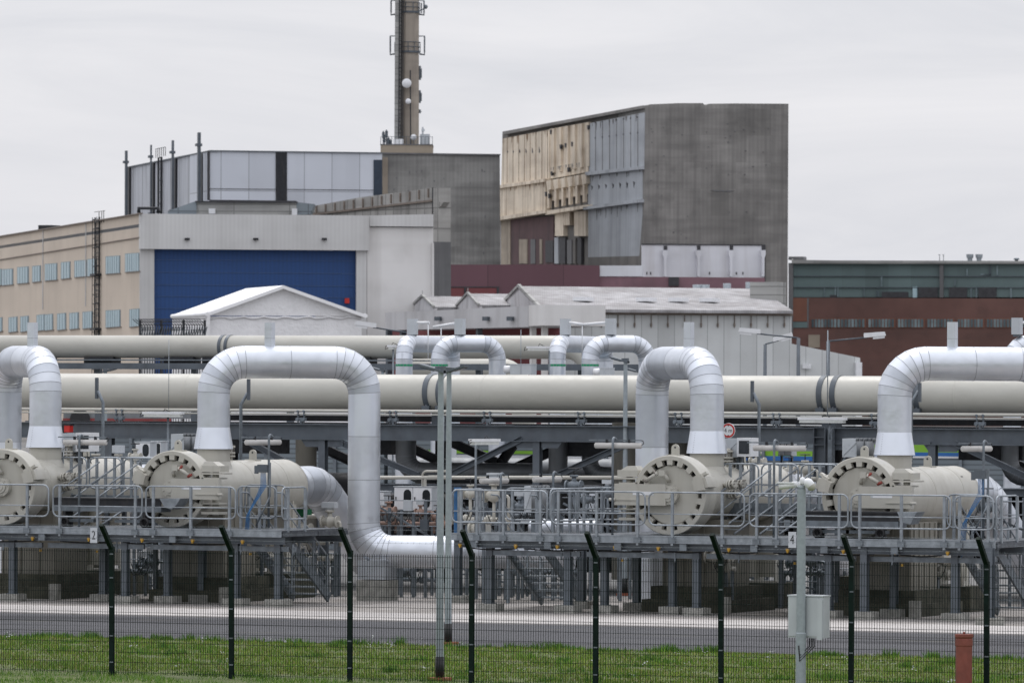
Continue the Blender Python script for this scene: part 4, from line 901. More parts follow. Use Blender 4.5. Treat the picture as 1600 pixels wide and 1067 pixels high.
for px, pyt, Yd, d, lab in ((598, 578, 56, -1, 'dark lamp head over the big beige pipe left of the first small arch'), (165, 579, 56, 1, 'dark lamp head above the big beige pipe near the left riser'), (999, 580, 56, -1, 'dark lamp head above the big beige pipe just left of the tall white riser')):
    z = ZA(px, pyt, Yd); street_lamp(lab, 0, 0, d, z, 'concrete', (XA(px, Yd, pyt), Yd, 0))
def arm_lamp(label, px_pole, py_pole, px_head, py_head, Z):
    b = PZ(px_pole, py_pole, Z); hd = PZ(px_head, py_head, Z); o = thing('long_arm_lamp', label, 'street lamp', (b.x, b.y, 0), 'far street lamps with long thin arms')
    q = MB(); q.cyl((b.x, b.y, 0), (b.x, b.y, b.z), .11, .07, 10); q.build('pole', 'steel', o)
    q = MB(); q.tube([b, b.lerp(hd, .9)], .035, 6); q.build('arm', 'steel', o)
    d = (hd-b).normalized(); q = MB(); side = V((-d.y, d.x, 0)).normalized()*.15
    q.hexa([hd-d*.3-side, hd+d*.55-side, hd+d*.55+side, hd-d*.3+side, hd-d*.3-side+UP*.18, hd+d*.5-side+UP*.16, hd+d*.5+side+UP*.16, hd-d*.3+side+UP*.18])
    q.prism([hd+d*.05-side*.8, hd+d*.5-side*.8, hd+d*.5+side*.8, hd+d*.05+side*.8], (0, 0, -.09)); q.build('lamp_head', 'white', o)
arm_lamp('far street lamp whose thin arm reaches left in front of the white shed', 1247.5, 528, 1176, 520.5, 252)
arm_lamp('short armed far lamp standing before the white shed', 1195.5, 538, 1219, 531, 268)
arm_lamp('far street lamp with arm reaching right in front of the brick hall', 1294, 533, 1362, 526.5, 252)
arm_lamp('far street lamp with long arm in front of the plain white annexe', 646, 521, 576, 510.5, 252)
# ================================================================ pig launchers (closure vessels)
VY = 1.0
VR = .97
def launcher(mir, label, loc, with_red):
    """front face in the plane y=0 of the local frame, axis +y at z=ZC; mir=+1: hinge to the right"""
    o = thing('pipeline_trap', label, 'pressure vessel', loc, 'beige closure vessels on the platforms')
    C = V((0, 0, ZC)); Yx = V((0, 1, 0)); m = mir
    q = MB()
    q.lathe(C, Yx, [(.34, .86), (0, .86)], 64, True, False, False)
    q.lathe(C, Yx, [(0.0, .86), (0.0, VR-.015), (.015, VR), (.62, VR), (.66, VR-.04), (1.05, .80)], 72, True, False, False)
    nt_ = 18
    skip = lambda a: False
    for k in range(nt_):      # castellations that lock the door
        a0 = 2*math.pi*(k+.24)/nt_; a1 = 2*math.pi*(k+.76)/nt_; st = 4
        for j in range(st):
            u0 = a0+(a1-a0)*j/st; u1 = a0+(a1-a0)*(j+1)/st
            P = [C+V((math.cos(u)*r, y, math.sin(u)*r)) for y in (.004, .16) for u, r in ((u0, .735), (u1, .735), (u1, .862), (u0, .862))]
            q.hexa(P)
    q.build('closure_ring', 'beige', o, False)
    q = MB(); q.lathe(C, Yx, [(.10, .001), (.10, .70), (.115, .722), (.30, .722)], 64, True, False, False); q.mat(1).lathe(C, Yx, [(.31, .70), (.31, .87)], 64, False, False, False); q.mat(0)  # slot floor in dark steel, recess shade put into the colour
    for rr_, y in ((.235, .02), (.15, -.02), (.085, -.045)): q.lathe(C, Yx, [(y-.09, rr_), (.11, rr_)], 32)
    for k in range(8):
        a = 2*math.pi*k/8+.2; p = C+V((math.cos(a)*.192, -.10, math.sin(a)*.192)); q.cyl(p, p+V((0, .06, 0)), .018, None, 6)
    q.build('closure_door', ['beige', 'steel_dark'], o, False)
    q = MB()   # hinge arm
    q.hexa([(m*.05, -.13, ZC-.25), (m*1.42, -.13, ZC-.25), (m*1.42, .02, ZC-.25), (m*.05, .02, ZC-.25), (m*.05, -.13, ZC+.27), (m*1.42, -.13, ZC+.27), (m*1.42, .02, ZC+.27), (m*.05, .02, ZC+.27)])
    q.box(m*.75, m*1.38, -.155, -.13, ZC-.13, ZC-.11); q.cyl((m*1.38, -.15, ZC-.12), (m*1.55, -.15, ZC-.12), .035, None, 8); q.build('hinge_arm', 'beige', o, False)
    q = MB(); q.mat(1).box(m*.42, m*.92, -.137, -.131, ZC+.0, ZC+.085); q.mat(0).box(m*.36, m*.48, -.136, -.131, ZC-.0, ZC+.085); q.build('name_plate', ['box', 'white'], o, False)
    q = MB()   # bracket tower that carries the hinge
    for z0, z1, x1 in ((.44, .60, 1.40), (.26, .30, 1.36), (.38, .42, 1.5), (-.33, -.37+.0, 1.36), (-.46, -.42, 1.36), (-.62, -.56, 1.36)): q.box(m*.86, m*x1, .0, .45, ZC+min(z0, z1), ZC+max(z0, z1))
    q.hexa([(m*.86, .02, ZC+.60), (m*1.32, .02, ZC+.60), (m*1.32, .4, ZC+.60), (m*.86, .4, ZC+.60), (m*.92, .05, ZC+.70), (m*1.16, .05, ZC+.70), (m*1.16, .36, ZC+.70), (m*.92, .36, ZC+.70)])
    q.cyl((m*1.16, .2, ZC-.66), (m*1.16, .2, ZC+.5), .085, None, 14); q.build('hinge_bracket', 'beige', o, False)
    q = MB()   # clamp on the side away from the hinge
    def pol(a, r, y): a = math.radians(a); return C+V((-m*math.cos(a)*r, y, math.sin(a)*r))
    for a0, a1, r0, r1, y0, y1 in ((8, 28, .74, 1.02, -.16, .05), (11, 25, 1.0, 1.10, -.12, .5), (24, 31, .86, 1.04, -.12, .3), (27.5, 31, 1.0, 1.15, -.05, .1)):
        for j in range(4):
            b0 = a0+(a1-a0)*j/4; b1 = a0+(a1-a0)*(j+1)/4; q.hexa([pol(b0, r0, y0), pol(b0, r1, y0), pol(b0, r1, y1), pol(b0, r0, y1), pol(b1, r0, y0), pol(b1, r1, y0), pol(b1, r1, y1), pol(b1, r0, y1)])
    q.build('clamp_block', 'beige', o, False)
    q = MB()   # locking screw
    def loc2(a, r, y): a = math.radians(a); return C+V((m*math.cos(a)*r, y, math.sin(a)*r))
    q.mat(0).cyl(loc2(64, .60, -.12), loc2(33, .66, -.12), .045, None, 10); q.cbox(loc2(74, .56, -.06), .16, .14, .14); q.cbox(loc2(27, .64, -.05), .12, .14, .1)
    q.tube(rpath([loc2(74, .56, -.05), loc2(82, .44, -.05), loc2(84, .34, .05)], .1, 3), .05, 8)
    q.mat(1)
    for a, r in ((62, .73), (34, .78)): q.cyl(loc2(a-3, r-.16, -.13), loc2(a-4, r-.03, -.13), .036, None, 8)
    q.build('locking_screw', ['beige', 'lockred' if with_red else 'lid'], o, False)
    def lug(y, r):
        q = MB(); z = ZC+r; pr = [(-.1, z-.05), (.1, z-.05), (.1, z+.17)] + [(.1*math.cos(t), z+.17+.1*math.sin(t)) for t in (.5, 1, 1.57, 2.1, 2.64)] + [(-.1, z+.17)]
        q.prism([(x, y, zz) for x, zz in pr], (0, .05, 0)); q.box(-.17, .17, y-.12, y+.17, z-.03, z+.015)
        q.mat(1).cyl((0, y-.004, z+.19), (0, y+.054, z+.19), .026, None, 10); return q.build('lifting_lug', ['beige', 'dark_line'], o, False)
    lug(.32, VR); lug(4.3, .70)
    q = MB(); q.lathe(C, Yx, [(.95, .80), (1.05, .79), (1.35, .70), (6.0, .70)], 56, True, False, False); q.slathe(C+Yx*6.0, Yx, [(.42*math.sin(math.pi/2*i/7), max(.30, .70*math.cos(math.pi/2*i/7))) for i in range(8)], 56)
    for y in (1.36, 3.2, 5.0, 5.98): q.lathe(C, Yx, [(y-.012, .70), (y-.008, .706), (y+.008, .706), (y+.012, .70)], 56, True, False, False)
    q.build('barrel', 'beige', o, False)
    q = MB(); q.lathe((0, 2.2, ZC+.5), (0, 0, 1), [(0, .42), (.55, .42)], 40, True, False, False); q.lathe((0, 2.2, ZC+.5), (0, 0, 1), [(0, .50), (.18, .43)], 40, True, False, False); q.build('riser_nozzle', 'beige', o, False)
    q = MB(); q.box(-.80, .80, 1.35, 3.0, .62, ZC-.62)
    for k in range(5): q.box(m*.80, m*.83, 1.5+k*.33, 1.55+k*.33, .64, ZC-.64)
    for x in (-.78, -.25, .3, .74): q.box(x, x+.04, 1.32, 1.35, .64, ZC-.64)
    q.build('support_skirt', 'beige_dark', o, False)
    for y in (5.4,):
        q = MB(); q.box(-.62, .62, y-.03, y+.03, .75, ZC-.35); q.box(-.62, .62, y-.28, y+.28, .62, .66)
        for x in (-.55, .0, .55): q.box(x-.02, x+.02, y-.26, y+.26, .66, ZC-.45)
        q.build('saddle', 'beige', o, False)
    for i, (x, z, y) in enumerate(((-m*.66, .22, 1.75), (-m*.66, -.02, 1.9), (-m*.62, .22, 2.35))):   # small flanged side branches
        q = MB(); d = V((-m, -.15, .12)).normalized(); p = V((x, y, ZC+z)); q.cyl(p, p+d*.34, .055, None, 12)
        for t in (.12, .19, .30): q.cyl(p+d*t, p+d*(t+.045), .115, None, 14)
        q.mat(1)
        for k in range(6):
            a = k*math.pi/3; c = p+d*.1+V((0, math.cos(a), math.sin(a)))*.095; q.cyl(c, c+d*.28, .014, None, 5)
        q.build('side_branch', ['beige', 'lid'], o, False)
    for i, y in enumerate((3.1, 3.45)):
        q = MB(); p = V((-m*.18, y, ZC+.62)); q.cyl(p, p+UP*.5, .05, None, 10)
        for t in (.16, .24, .40): q.cyl(p+UP*t, p+UP*(t+.045), .12, None, 14)
        q.mat(1)
        for k in range(6): a = k*math.pi/3; c = p+UP*.13+V((math.cos(a), math.sin(a), 0))*.095; q.cyl(c, c+UP*.34, .014, None, 5)
        q.build('top_branch', ['beige', 'lid'], o, False)
    return o
ZC = (ZA(268, 765, VY)+ZA(1046, 772.5, VY))/2
LOC = [(PY(px, 768, VY).x, VY, 0) for px in (3, 268, 1046, 1342)]
LA = launcher(1, 'second closure vessel from the left, beside blue cables', LOC[1], True)
LB = launcher(-1, 'third closure vessel from the left, hinge arm left, round sign behind', LOC[2], False)
kids()
dup(LB, LOC[0], 'leftmost closure vessel, cut off by the picture edge')
dup(LA, LOC[3], 'rightmost closure vessel, hinge arm on its right, behind the camera mast')
# outlet pipes
def outlet(loc, label):
    o = thing('outlet_pipe', label, 'pipe', (loc[0], loc[1]+6.2, 0), 'white outlet pipes behind the vessels'); x, y = loc[0], loc[1]
    q = MB(); pth, js = bend([(x, y+6.12, ZC), (x, y+7.9, ZC+.02), (x+.55, y+9.9, ZC-2.1), (x+.55, y+11.5, ZC-2.1)], [1.0, .9], 5, 1.2)
    q.lathe((x, y+6.0, ZC), (0, 1, 0), [(0.02, .62), (.5, .51)], 40, True, False, False); q.gore(pth, .50, 36, js, shades=(0, 2, 0, 3)); q.build('pipe', ['clad', 'seam', 'clad2', 'clad3'], o)
outlet(LOC[0], 'white outlet pipe leaving the leftmost closure vessel'); outlet(LOC[1], 'white outlet pipe sloping down behind the stairs of the left platform')
outlet(LOC[2], 'white outlet pipe behind the camera mast'); outlet(LOC[3], 'white outlet pipe sloping down at the right edge')
# ================================================================ tall white arches
PR = .415
def arch(mir, label, loc, ground_run):
    o = thing('pipe_arch', label, 'pipe', loc, 'tall white clad pipe arches'); m = mir
    L = 3.9 if m > 0 else 3.54; D = V((.8, .6, 0)) if m > 0 else V((-.734, .679, 0))
    base = V((0, 2.2, 0)); ZT = ZA(339, 540, VY+2.2)-PR; zc0 = ZC+1.0; zc1 = zc0+.55
    q = MB(); q.mat(0).lathe(base+UP*zc0, (0, 0, 1), [(0, .505), (zc1-zc0, PR+.002)], 44, True, False, False)
    q.mat(1).lathe(base+UP*zc0, (0, 0, 1), [(-.004, .40), (-.004, .507)], 44, True, False, False); q.mat(2)
    for k in range(9): a = -1.9; q.cbox(base+V((math.cos(a)*(.505-.0105*k), math.sin(a)*(.505-.0105*k), zc0+.04+k*.058)), .012, .012, .012)
    q.build('cone_cover', ['clad3', 'seam', 'seam'], o, False)
    A = base+UP*zc1; B = base+UP*ZT; Cc = B+D*L
    if ground_run: E = V((Cc.x, Cc.y, 1.25)); Fp = E+V((.97, .24, 0))*5.5; pth, js = bend([A, B, Cc, E, Fp], [.78, .78, .72], 7, 1.35)
    else: pth, js = bend([A, B, Cc, V((Cc.x, Cc.y, .0))], .78, 7, 1.35)
    q = MB(); q.gore(pth, PR, 44, js, shades=(0, 2, 0, 3, 0)); q.build('pipe', ['clad', 'seam', 'clad2', 'clad3'], o, False)
    q = MB(); t = .37*L if m > 0 else .33*L; c = B+D*t; w_ = .10; q.hexa([c+V((-w_, -w_, PR-.06)), c+V((w_, -w_, PR-.06)), c+V((w_, w_, PR-.06)), c+V((-w_, w_, PR-.06)), c+V((-w_, -w_, PR+.60)), c+V((w_, -w_, PR+.60)), c+V((w_, w_, PR+.60)), c+V((-w_, w_, PR+.60))])
    q.mat(1).box(c.x-w_-.002, c.x+w_+.002, c.y-w_-.002, c.y+w_+.002, ZT+PR+.19, ZT+PR+.198); q.build('vent_post', ['clad', 'seam'], o, False)
    return o, E if ground_run else Cc
AA, EA = arch(1, 'white pipe arch over the second vessel, its right leg bending to the ground run', LOC[1], True)
AB, EB = arch(-1, 'white pipe arch right of the middle, seen end on behind the third vessel', LOC[2], False)
kids()
dup(AB, LOC[0], 'white pipe arch at the left edge, seen end on'); dup(AA, LOC[3], 'white pipe arch at the right edge, running out of the picture')
# concrete pier below the ground run
for Lc, lab in ((LOC[1], 'square concrete pier under the elbow of the white arch'), (LOC[3], 'square concrete pier under the elbow beyond the right edge')):
    p = V(Lc)+EA; q = MB(); c = V((p.x+.35, p.y+.08, 0)); q.box(c.x-.42, c.x+.42, c.y-.35, c.y+.35, -.05, .52); single(q, 'concrete_pier', 'concrete', lab, 'pier', (c.x, c.y, 0))
    q = MB(); q.box(c.x-.4, c.x+.4, c.y-.33, c.y+.33, .54, 1.02); q.box(c.x+.0, c.x+.6, c.y-.45, c.y-.40, 1.02, 1.06); single(q, 'pier_skirt', 'clad', lab.replace('square concrete pier', 'pale sheet skirt'), 'pipe support', (c.x, c.y, .54))
# mossy plinths under the vessels
PL = [((LOC[i][0]-.85, LOC[i][0]+.85), l) for i, l in enumerate(('dark mossy plinth under the leftmost vessel', 'dark mossy plinth under the second vessel', 'dark mossy plinth under the third vessel', 'dark mossy plinth under the rightmost vessel'))]
for (a, b), lab in PL:
    q = MB(); q.box(a-.15, b+.15, VY+1.1, VY+3.4, -.05, .62); q.box(a-.3, b+.3, VY+.9, VY+3.8, -.05, .30); q.box(a-.1, b+.1, VY+4.8, VY+6.0, -.05, .62); q.box(a-2.0, a-.5, VY+5.5, VY+7.5, -.05, .8); single(q, 'concrete_plinth', 'mossy', lab, 'plinth', ((a+b)/2, VY+3, 0), 'mossy plinths under the vessels')
    q = MB(); q.box(b+.25, b+.50, VY+.5, VY+.7, -.05, .40); single(q, 'concrete_stub', 'concrete', lab.replace('dark mossy plinth under', 'upright concrete block beside'), 'block', (b+.4, VY+.6, 0), 'upright concrete blocks beside the plinths')
# ================================================================ platforms
DZ = 1.90; FE = -.32   # deck height, front edge
def H_column(mb, x, y, z0, z1, w_=.17): mb.ibeam((x, y, z0), (x, y, z1), w_, w_, .014)
def railing(o, x0, x1, y, zb, posts, ends=True, hgt=1.06):
    q = MB(); r = .022
    if ends: loop(q, (x0, y, zb+.27), (x1, y, zb+.27), (x1, y, zb+hgt), (x0, y, zb+hgt), r, .15)
    else: q.tube([(x0, y, zb+.27), (x1, y, zb+.27)], r, 6); q.tube([(x0, y, zb+hgt), (x1, y, zb+hgt)], r, 6)
    q.tube([(x0, y, zb+.54), (x1, y, zb+.54)], .015, 6)
    for p in posts:
        q.box(p-.03, p+.03, y-.012, y+.05, zb-.22, zb+hgt-.01); q.mat(1).box(p-.09, p+.09, y-.035, y-.02, zb-.16, zb-.03); q.mat(0)
    return q.build('railing', ['galv_light', 'galv'], o)
def railing_y(o, x, y0, y1, zb, posts, hgt=1.06):
    q = MB(); loop(q, (x, y0, zb+.27), (x, y1, zb+.27), (x, y1, zb+hgt), (x, y0, zb+hgt), .022, .15); q.tube([(x, y0, zb+.54), (x, y1, zb+.54)], .015, 6)
    for p in posts: q.box(x-.012, x+.04, p-.03, p+.03, zb-.05, zb+hgt-.01)
    return q.build('railing', 'galv_light', o)
def platform(label, px0, px1, cols, rails, decks, hooks, seed):
    x0, x1 = XA(px0, FE, 830), XA(px1, FE, 830); o = thing('steel_platform', label, 'platform', ((x0+x1)/2, 0, 0), 'raised steel platforms in front of the vessels')
    q = MB(); 
    for a, b, ya, yb in decks:
        q.box(a, b, ya, yb, DZ-.045, DZ-.005)
        n = int((b-a)/.9)
        for k in range(n+1): xx = a+(b-a)*k/max(1, n); q.box(xx-.03, xx+.03, ya+.05, yb, DZ-.16, DZ-.05)
    q.build('deck', 'grate', o)
    q = MB(); q.box(x0, x1, FE-.02, FE+.0, DZ-.17, DZ+.015); q.box(x0, x1, FE-.035, FE-.02, DZ-.01, DZ+.012); q.box(x0, x1, FE-.035, FE-.02, DZ-.17, DZ-.15); q.build('toe_plate', 'galv_light', o)
    q = MB(); q.ibeam((x0, FE+.17, DZ-.26), (x1, FE+.17, DZ-.26), .14, .17, .012); q.build('front_beam', 'steel', o)
    rr = random.Random(seed)
    q = MB(); 
    for a, b, ya, yb in decks: q.ibeam((a, yb-.12, DZ-.26), (b, yb-.12, DZ-.26), .14, .17, .012)
    q.build('rear_beam', 'steel', o)
    fr = sorted([c for c in cols if c[2]], key=lambda c: c[0])
    for c0, c1 in zip(fr[:-1], fr[1:]):
        a = PG(c0[0], c0[1]); b = PG(c1[0], c1[1]); q = MB(); q.box(a.x+.09, b.x-.09, .02, .10, DZ-.53, DZ-.41); q.box(a.x+.09, b.x-.09, .005, .02, DZ-.43, DZ-.41); q.box(a.x+.09, b.x-.09, .005, .02, DZ-.53, DZ-.51); q.build('tie_rail', 'galv', o)
        q = MB(); t = rr.uniform(.2, .8); xx = a.x+(b.x-a.x)*t; q.box(xx-.02, xx+.02, -.0, .02, DZ-.62, DZ-.35); q.build('hanger', 'galv', o)
    for px, py, front, top in cols:
        p = PG(px, py); y = 0.06 if front else p.y
        x = XA(px, y, 900); q = MB(); H_column(q, x, y, .2, DZ-(.35 if front else .1)); q.box(x-.12, x+.12, y-.12, y+.12, .18, .2); c = q.build('column', 'steel', o)
        q = MB(); q.box(x-.27, x+.27, y-.24, y+.24, -.05, .185); q.build('footing', 'concrete', c)
    for r_ in rails: railing(o, XA(r_[0], FE-.05, 790), XA(r_[1], FE-.05, 790), FE-.05, DZ, [XA(p, FE-.05, 800) for p in r_[2]])
    for px in hooks:
        x = XA(px, FE, 842); q = MB(); q.box(x-.035, x+.035, FE+.0, FE+.07, DZ-.31, DZ-.25); q.box(x-.015, x+.015, FE-.0, FE+.07, DZ-.35, DZ-.31); q.build('hook', 'yellow', o)
        if rr.random() < .6: q = MB(); q.box(x+.03, x+.09, .0, .03, DZ-.63, DZ-.58); q.build('hook', 'yellow', o)
    for k in range(int((x1-x0)/1.9)):
        xx = x0+.5+k*1.9+rr.uniform(-.2, .2); q = MB(); q.box(xx-.09, xx+.09, FE-.012, FE+.05, DZ-.34, DZ-.18); q.build('joint_plate', 'galv', o)
    q = MB(); rr2 = random.Random(seed+5); xx = x0+.3
    while xx < x1-1.5:
        L = rr2.uniform(.9, 2.2); n = 8; q.tube([(xx+L*k/n, FE+.3, DZ-.355-.04*math.sin(math.pi*k/n)) for k in range(n+1)], .018, 5); xx += L+rr2.uniform(.1, .8)
    q.build('hanging_hose', 'rubber', o)
    return o
xa = lambda px: XA(px, FE, 830)
PLT = platform('left steel platform with number plate 2 and a stair at its right end', -70, 440,
    [(20, 942.5, 1, 0), (196, 945, 1, 0), (369, 953, 1, 0), (435, 950, 1, 0), (48, 931, 0, 0), (118, 922, 0, 0), (162, 939, 0, 0), (262, 942, 0, 0), (316, 940, 0, 0), (-60, 940, 1, 0)],
    [(-68, 76, (-40, 42)), (83, 222, (93, 152, 211)), (228, 368, (239, 297.5, 358))],
    [(xa(-70), xa(440), FE, 1.55), (xa(95), xa(225), 1.55, 6.2), (xa(368), xa(440), 1.55, 3.2)], (50, 138, 221, 300, 378), 1)
PRT = platform('right steel platform with number plate 4, three times as long as the other', 706, 1556,
    [(766, 954, 1, 0), (888, 959, 1, 0), (1089, 962, 1, 0), (1296, 970, 1, 0), (1493, 976, 1, 0), (716, 941, 0, 0), (909, 950, 0, 0), (945, 957, 0, 0), (995, 953, 0, 0), (1051, 959, 0, 0), (1162, 945, 0, 0), (1351, 967, 0, 0), (1397, 963, 0, 0), (1547, 977, 0, 0)],
    [(706, 855, (720, 745, 786, 844)), (861, 1008, (872, 932, 996)), (1014, 1163, (1050, 1128)), (1171, 1325, (1182, 1213, 1311)), (1330, 1485, (1343, 1408, 1475))],
    [(xa(706), xa(1556), FE, 1.6), (xa(880), xa(960), 1.6, 5), (xa(1160), xa(1290), 1.6, 6.2), (xa(1470), xa(1556), 1.6, 3.4)], (718, 805, 870, 960, 1028, 1138, 1230, 1317, 1398, 1480), 2)
railing_y(PLT, XA(440, FE), FE+.02, 1.0, DZ, (0, .9)); railing(PLT, XA(371, 1.0), XA(432, 1.0), 1.0, DZ, [XA(376, 1.0), XA(405, 1.0)])
railing(PLT, XA(383, 3.1, 780), XA(447, 3.1, 780), 3.1, DZ, [XA(388, 3.1), XA(430, 3.1)])
railing_y(PRT, XA(707, FE), FE+.02, 1.4, DZ, (0, 1.2)); railing_y(PRT, XA(858, 1.6), 1.65, 4.8, DZ, (1.8, 3.2, 4.6))
railing(PRT, XA(790, 3.0, 760), XA(900, 3.0, 760), 3.0, DZ, [XA(p, 3.0) for p in (800, 838, 890)]); railing(PRT, XA(905, 4.8, 760), XA(985, 4.8, 760), 4.8, DZ, [XA(p, 4.8) for p in (912, 940, 975)])
railing(PRT, XA(1492, FE-.05), XA(1552, FE-.05), FE-.05, DZ, [XA(p, FE) for p in (1500, 1545)]); railing_y(PRT, XA(1556, FE), FE+.02, 1.1, DZ, (0, 1.0)); railing(PRT, XA(1480, 1.5, 780), XA(1545, 1.5, 780), 1.5, DZ, [XA(1490, 1.5), XA(1535, 1.5)])
# stairs
def stairs(label, px_l, px_r, y0, run, direc=1):
    x0, x1 = XA(px_l, y0, 847), XA(px_r, y0, 847); o = thing('steel_stair', label, 'stairs', ((x0+x1)/2, y0+run, 0), 'steel stairs down from the platforms')
    A0, A1 = V((x0, y0, DZ-.1)), V((x0, y0+run, .12)); dx = V((x1-x0, 0, 0))
    for s_ in (0, 1):
        q = MB(); q.bar(A0+dx*s_, A1+dx*s_, .06, .26); q.build('stringer', 'galv', o)
        q = MB(); hA = A0+dx*s_+UP*1.0; hB = A1+dx*s_+UP*1.0
        q.tube(rpath([A0+dx*s_+UP*1.02+V((0, -.35, 0)), hA, hB, A1+dx*s_+UP*.15], .12, 3), .022, 6); q.tube([A0+dx*s_+UP*.65, A1+dx*s_+UP*.65], .015, 6); q.tube([A0+dx*s_+UP*.38, A1+dx*s_+UP*.38], .012, 6)
        for t in (.05, .35, .65, .95): p = (A0+dx*s_).lerp(A1+dx*s_, t); q.box(p.x-.025, p.x+.025, p.y-.025, p.y+.025, p.z, p.z+1.0)
        q.build('handrail', 'galv_light', o)
    for k in range(9):
        q = MB(); p = A0.lerp(A1, (k+.5)/9); q.box(x0+.03, x1-.03, p.y-.12, p.y+.12, p.z-.02, p.z+.02); q.build('tread', 'galv_light', o)
    return o
stairs('steel stair at the right end of the left platform', 387, 442, 1.0, 2.5)
stairs('dark steel stair behind the left end of the right platform', 777, 838, 1.7, 2.6)
stairs('steel stair at the far right end of the right platform', 1497, 1553, 1.1, 2.6)
# crossover walkway and steps between vessels
def crossover(label, px0, px1, top_y, Yr):
    zt = ZA((px0+px1)/2, top_y, Yr); zb = zt-1.06; x0, x1 = XA(px0, Yr, top_y), XA(px1, Yr, top_y); o = thing('crossover_walkway', label, 'walkway', ((x0+x1)/2, Yr, 0))
    q = MB(); q.box(x0, x1, Yr+.03, Yr+1.1, zb-.04, zb); q.box(x0, x1, Yr-.0, Yr+.03, zb-.17, zb+.1); q.build('deck', 'galv', o)
    n = 3; L = (x1-x0)/n
    for k in range(n): railing(o, x0+k*L+.04, x0+(k+1)*L-.04, Yr, zb, [x0+k*L+.25, x0+(k+.5)*L, x0+(k+1)*L-.25])
    railing(o, x0, x1, Yr+1.1, zb, [x0+.4, x0+1.4, x1-.4])
    for x in (x0+.1, (x0+x1)/2, x1-.1):
        q = MB(); q.box(x-.05, x+.05, Yr+.05, Yr+.15, DZ-.1 if 0 else .1, zb-.04); q.box(x-.05, x+.05, Yr+.95, Yr+1.05, .1, zb-.04); q.build('leg', 'steel', o)
    for k, xx in enumerate((x0+.55, x0+1.75)):
        q = MB()
        for s_ in (0, .52): q.tube([(xx-.2, Yr-1.0, DZ+.95), (xx-.18, Yr-.95, DZ+1.0), (xx+.3, Yr-.02, zb+.95)], .02, 6); q.tube([(xx+s_-.25, Yr-1.0, DZ+.02), (xx+s_+.3, Yr-.02, zb)], .03, 6); q.tube([(xx+s_-.2, Yr-1.0, DZ+.5), (xx+s_+.3, Yr-.02, zb+.5)], .018, 6); q.tube([(xx+s_-.2, Yr-1.0, DZ+.95), (xx+s_+.3, Yr-.02, zb+.95)], .02, 6)
        for t in (.2, .5, .8): q.box(xx-.25+.5*t, xx+.3+.5*t, Yr-1.0+t-.08, Yr-1.0+t+.08, DZ+(zb-DZ)*t-.02, DZ+(zb-DZ)*t)
        q.build('step', 'galv_light', o)
    return o
crossover('crossover walkway between the two left vessels', 84, 246, 715, 3.4)
crossover('crossover walkway behind the camera mast', 1126, 1312, 725, 3.4)
# loading trays
def tray(label, px0, px1, y0, y1, pe):
    Yt = .25; x0, x1 = XA(px0, Yt, y0), XA(px1, Yt, y0); z1, z0 = ZA(px1, y0, Yt), ZA(px1, y1, Yt); o = thing('loading_tray', label, 'tray', ((x0+x1)/2, Yt, DZ))
    q = MB(); q.box(x0, x1, Yt, Yt+.02, z0+.14, z1-.02); q.box(x0, x1, Yt-.03, Yt+.6, z1-.02, z1+.02); q.mat(1).box(x0, x1, Yt-.02, Yt+.5, z0, z0+.14); q.build('channel', ['steel_dark', 'galv'], o)
    xe = XA(pe, Yt, y0); q = MB(); q.prism([(x1-.02, Yt-.05, z1+.02), (xe, Yt-.05, z1+.03), (xe-.12, Yt-.05, z0+.18), (x1+.32, Yt-.05, z0-.02+.1), (x1+.12, Yt-.05, z0+.12)], (0, .5, 0)); q.build('end_chute', 'galv_light', o)
    for x in (x0+.3, x1-.5):
        q = MB(); q.box(x-.04, x+.04, Yt, Yt+.4, DZ, z0); q.torus((x+.05, Yt-.06, DZ+.13), (0, 1, 0), .10, .035, 16, 6); q.build('wheel', 'rubber', o)
    for x in (x0+.6, x1-.9): q = MB(); q.box(x-.5, x+.5, Yt+.1, Yt+.4, DZ+.12, DZ+.2); q.build('brace', 'galv', o)
tray('grey steel loading tray in front of the second vessel', 84, 252, 780, 800, 283)
tray('grey steel loading tray in front of the rightmost vessel', 1258, 1404, 801, 824, 1434)
# blue cables with junction box
def cables(label, px, pyt, pyb, Y0):
    xt = XA(px, Y0, pyt); zt = ZA(px, pyt, Y0); o = thing('cable_bundle', label, 'cables', (xt, Y0, DZ))
    q = MB()
    for k in range(5):
        q.tube(rpath([(xt+k*.03-.02, Y0, zt), (xt+k*.035-.02, Y0, zt-.35), (xt-.42+k*.05, Y0-.02-.05*k, zt-1.1+.03*k), (xt-.48+k*.03, Y0-.02, DZ-.25), (xt-.62+k*.03, Y0-.02, DZ-.55)], .12, 3), .009, 5)
    q.build('cable', 'blue', o)
    q = MB(); q.box(xt-.12, xt+.16, Y0-.02, Y0+.1, zt, zt+.2); q.box(xt-.2, xt-.12, Y0-.02, Y0+.06, zt-.03, zt+.17); q.build('junction_box', ['steel'], o)
    q = MB(); q.box(xt+.2, xt+.24, Y0, Y0+.04, zt-.6, zt+.25); q.tube([(xt+.22, Y0+.02, zt-.6), (xt-.15, Y0+.02, zt-1.3)], .02, 6); q.build('bracket', 'galv', o)
cables('blue cables hanging from a small box near the second vessel', 409, 738, 830, .6)
cables('blue cables hanging from a small box at the rightmost vessel', 1530, 748, 845, .6)
q = MB()
for k in range(4): q.box(XA(711+k*1.7, .9), XA(711+k*1.7, .9)+.018, .9, .92, DZ-.1, DZ+1.05)
q.box(XA(709, .92), XA(720, .92), .93, .95, DZ-.1, DZ+1.1); single(q, 'cable_ladder', 'blue', 'upright blue cable run at the left end of the right platform', 'cables', (XA(713, .9), .9, DZ))
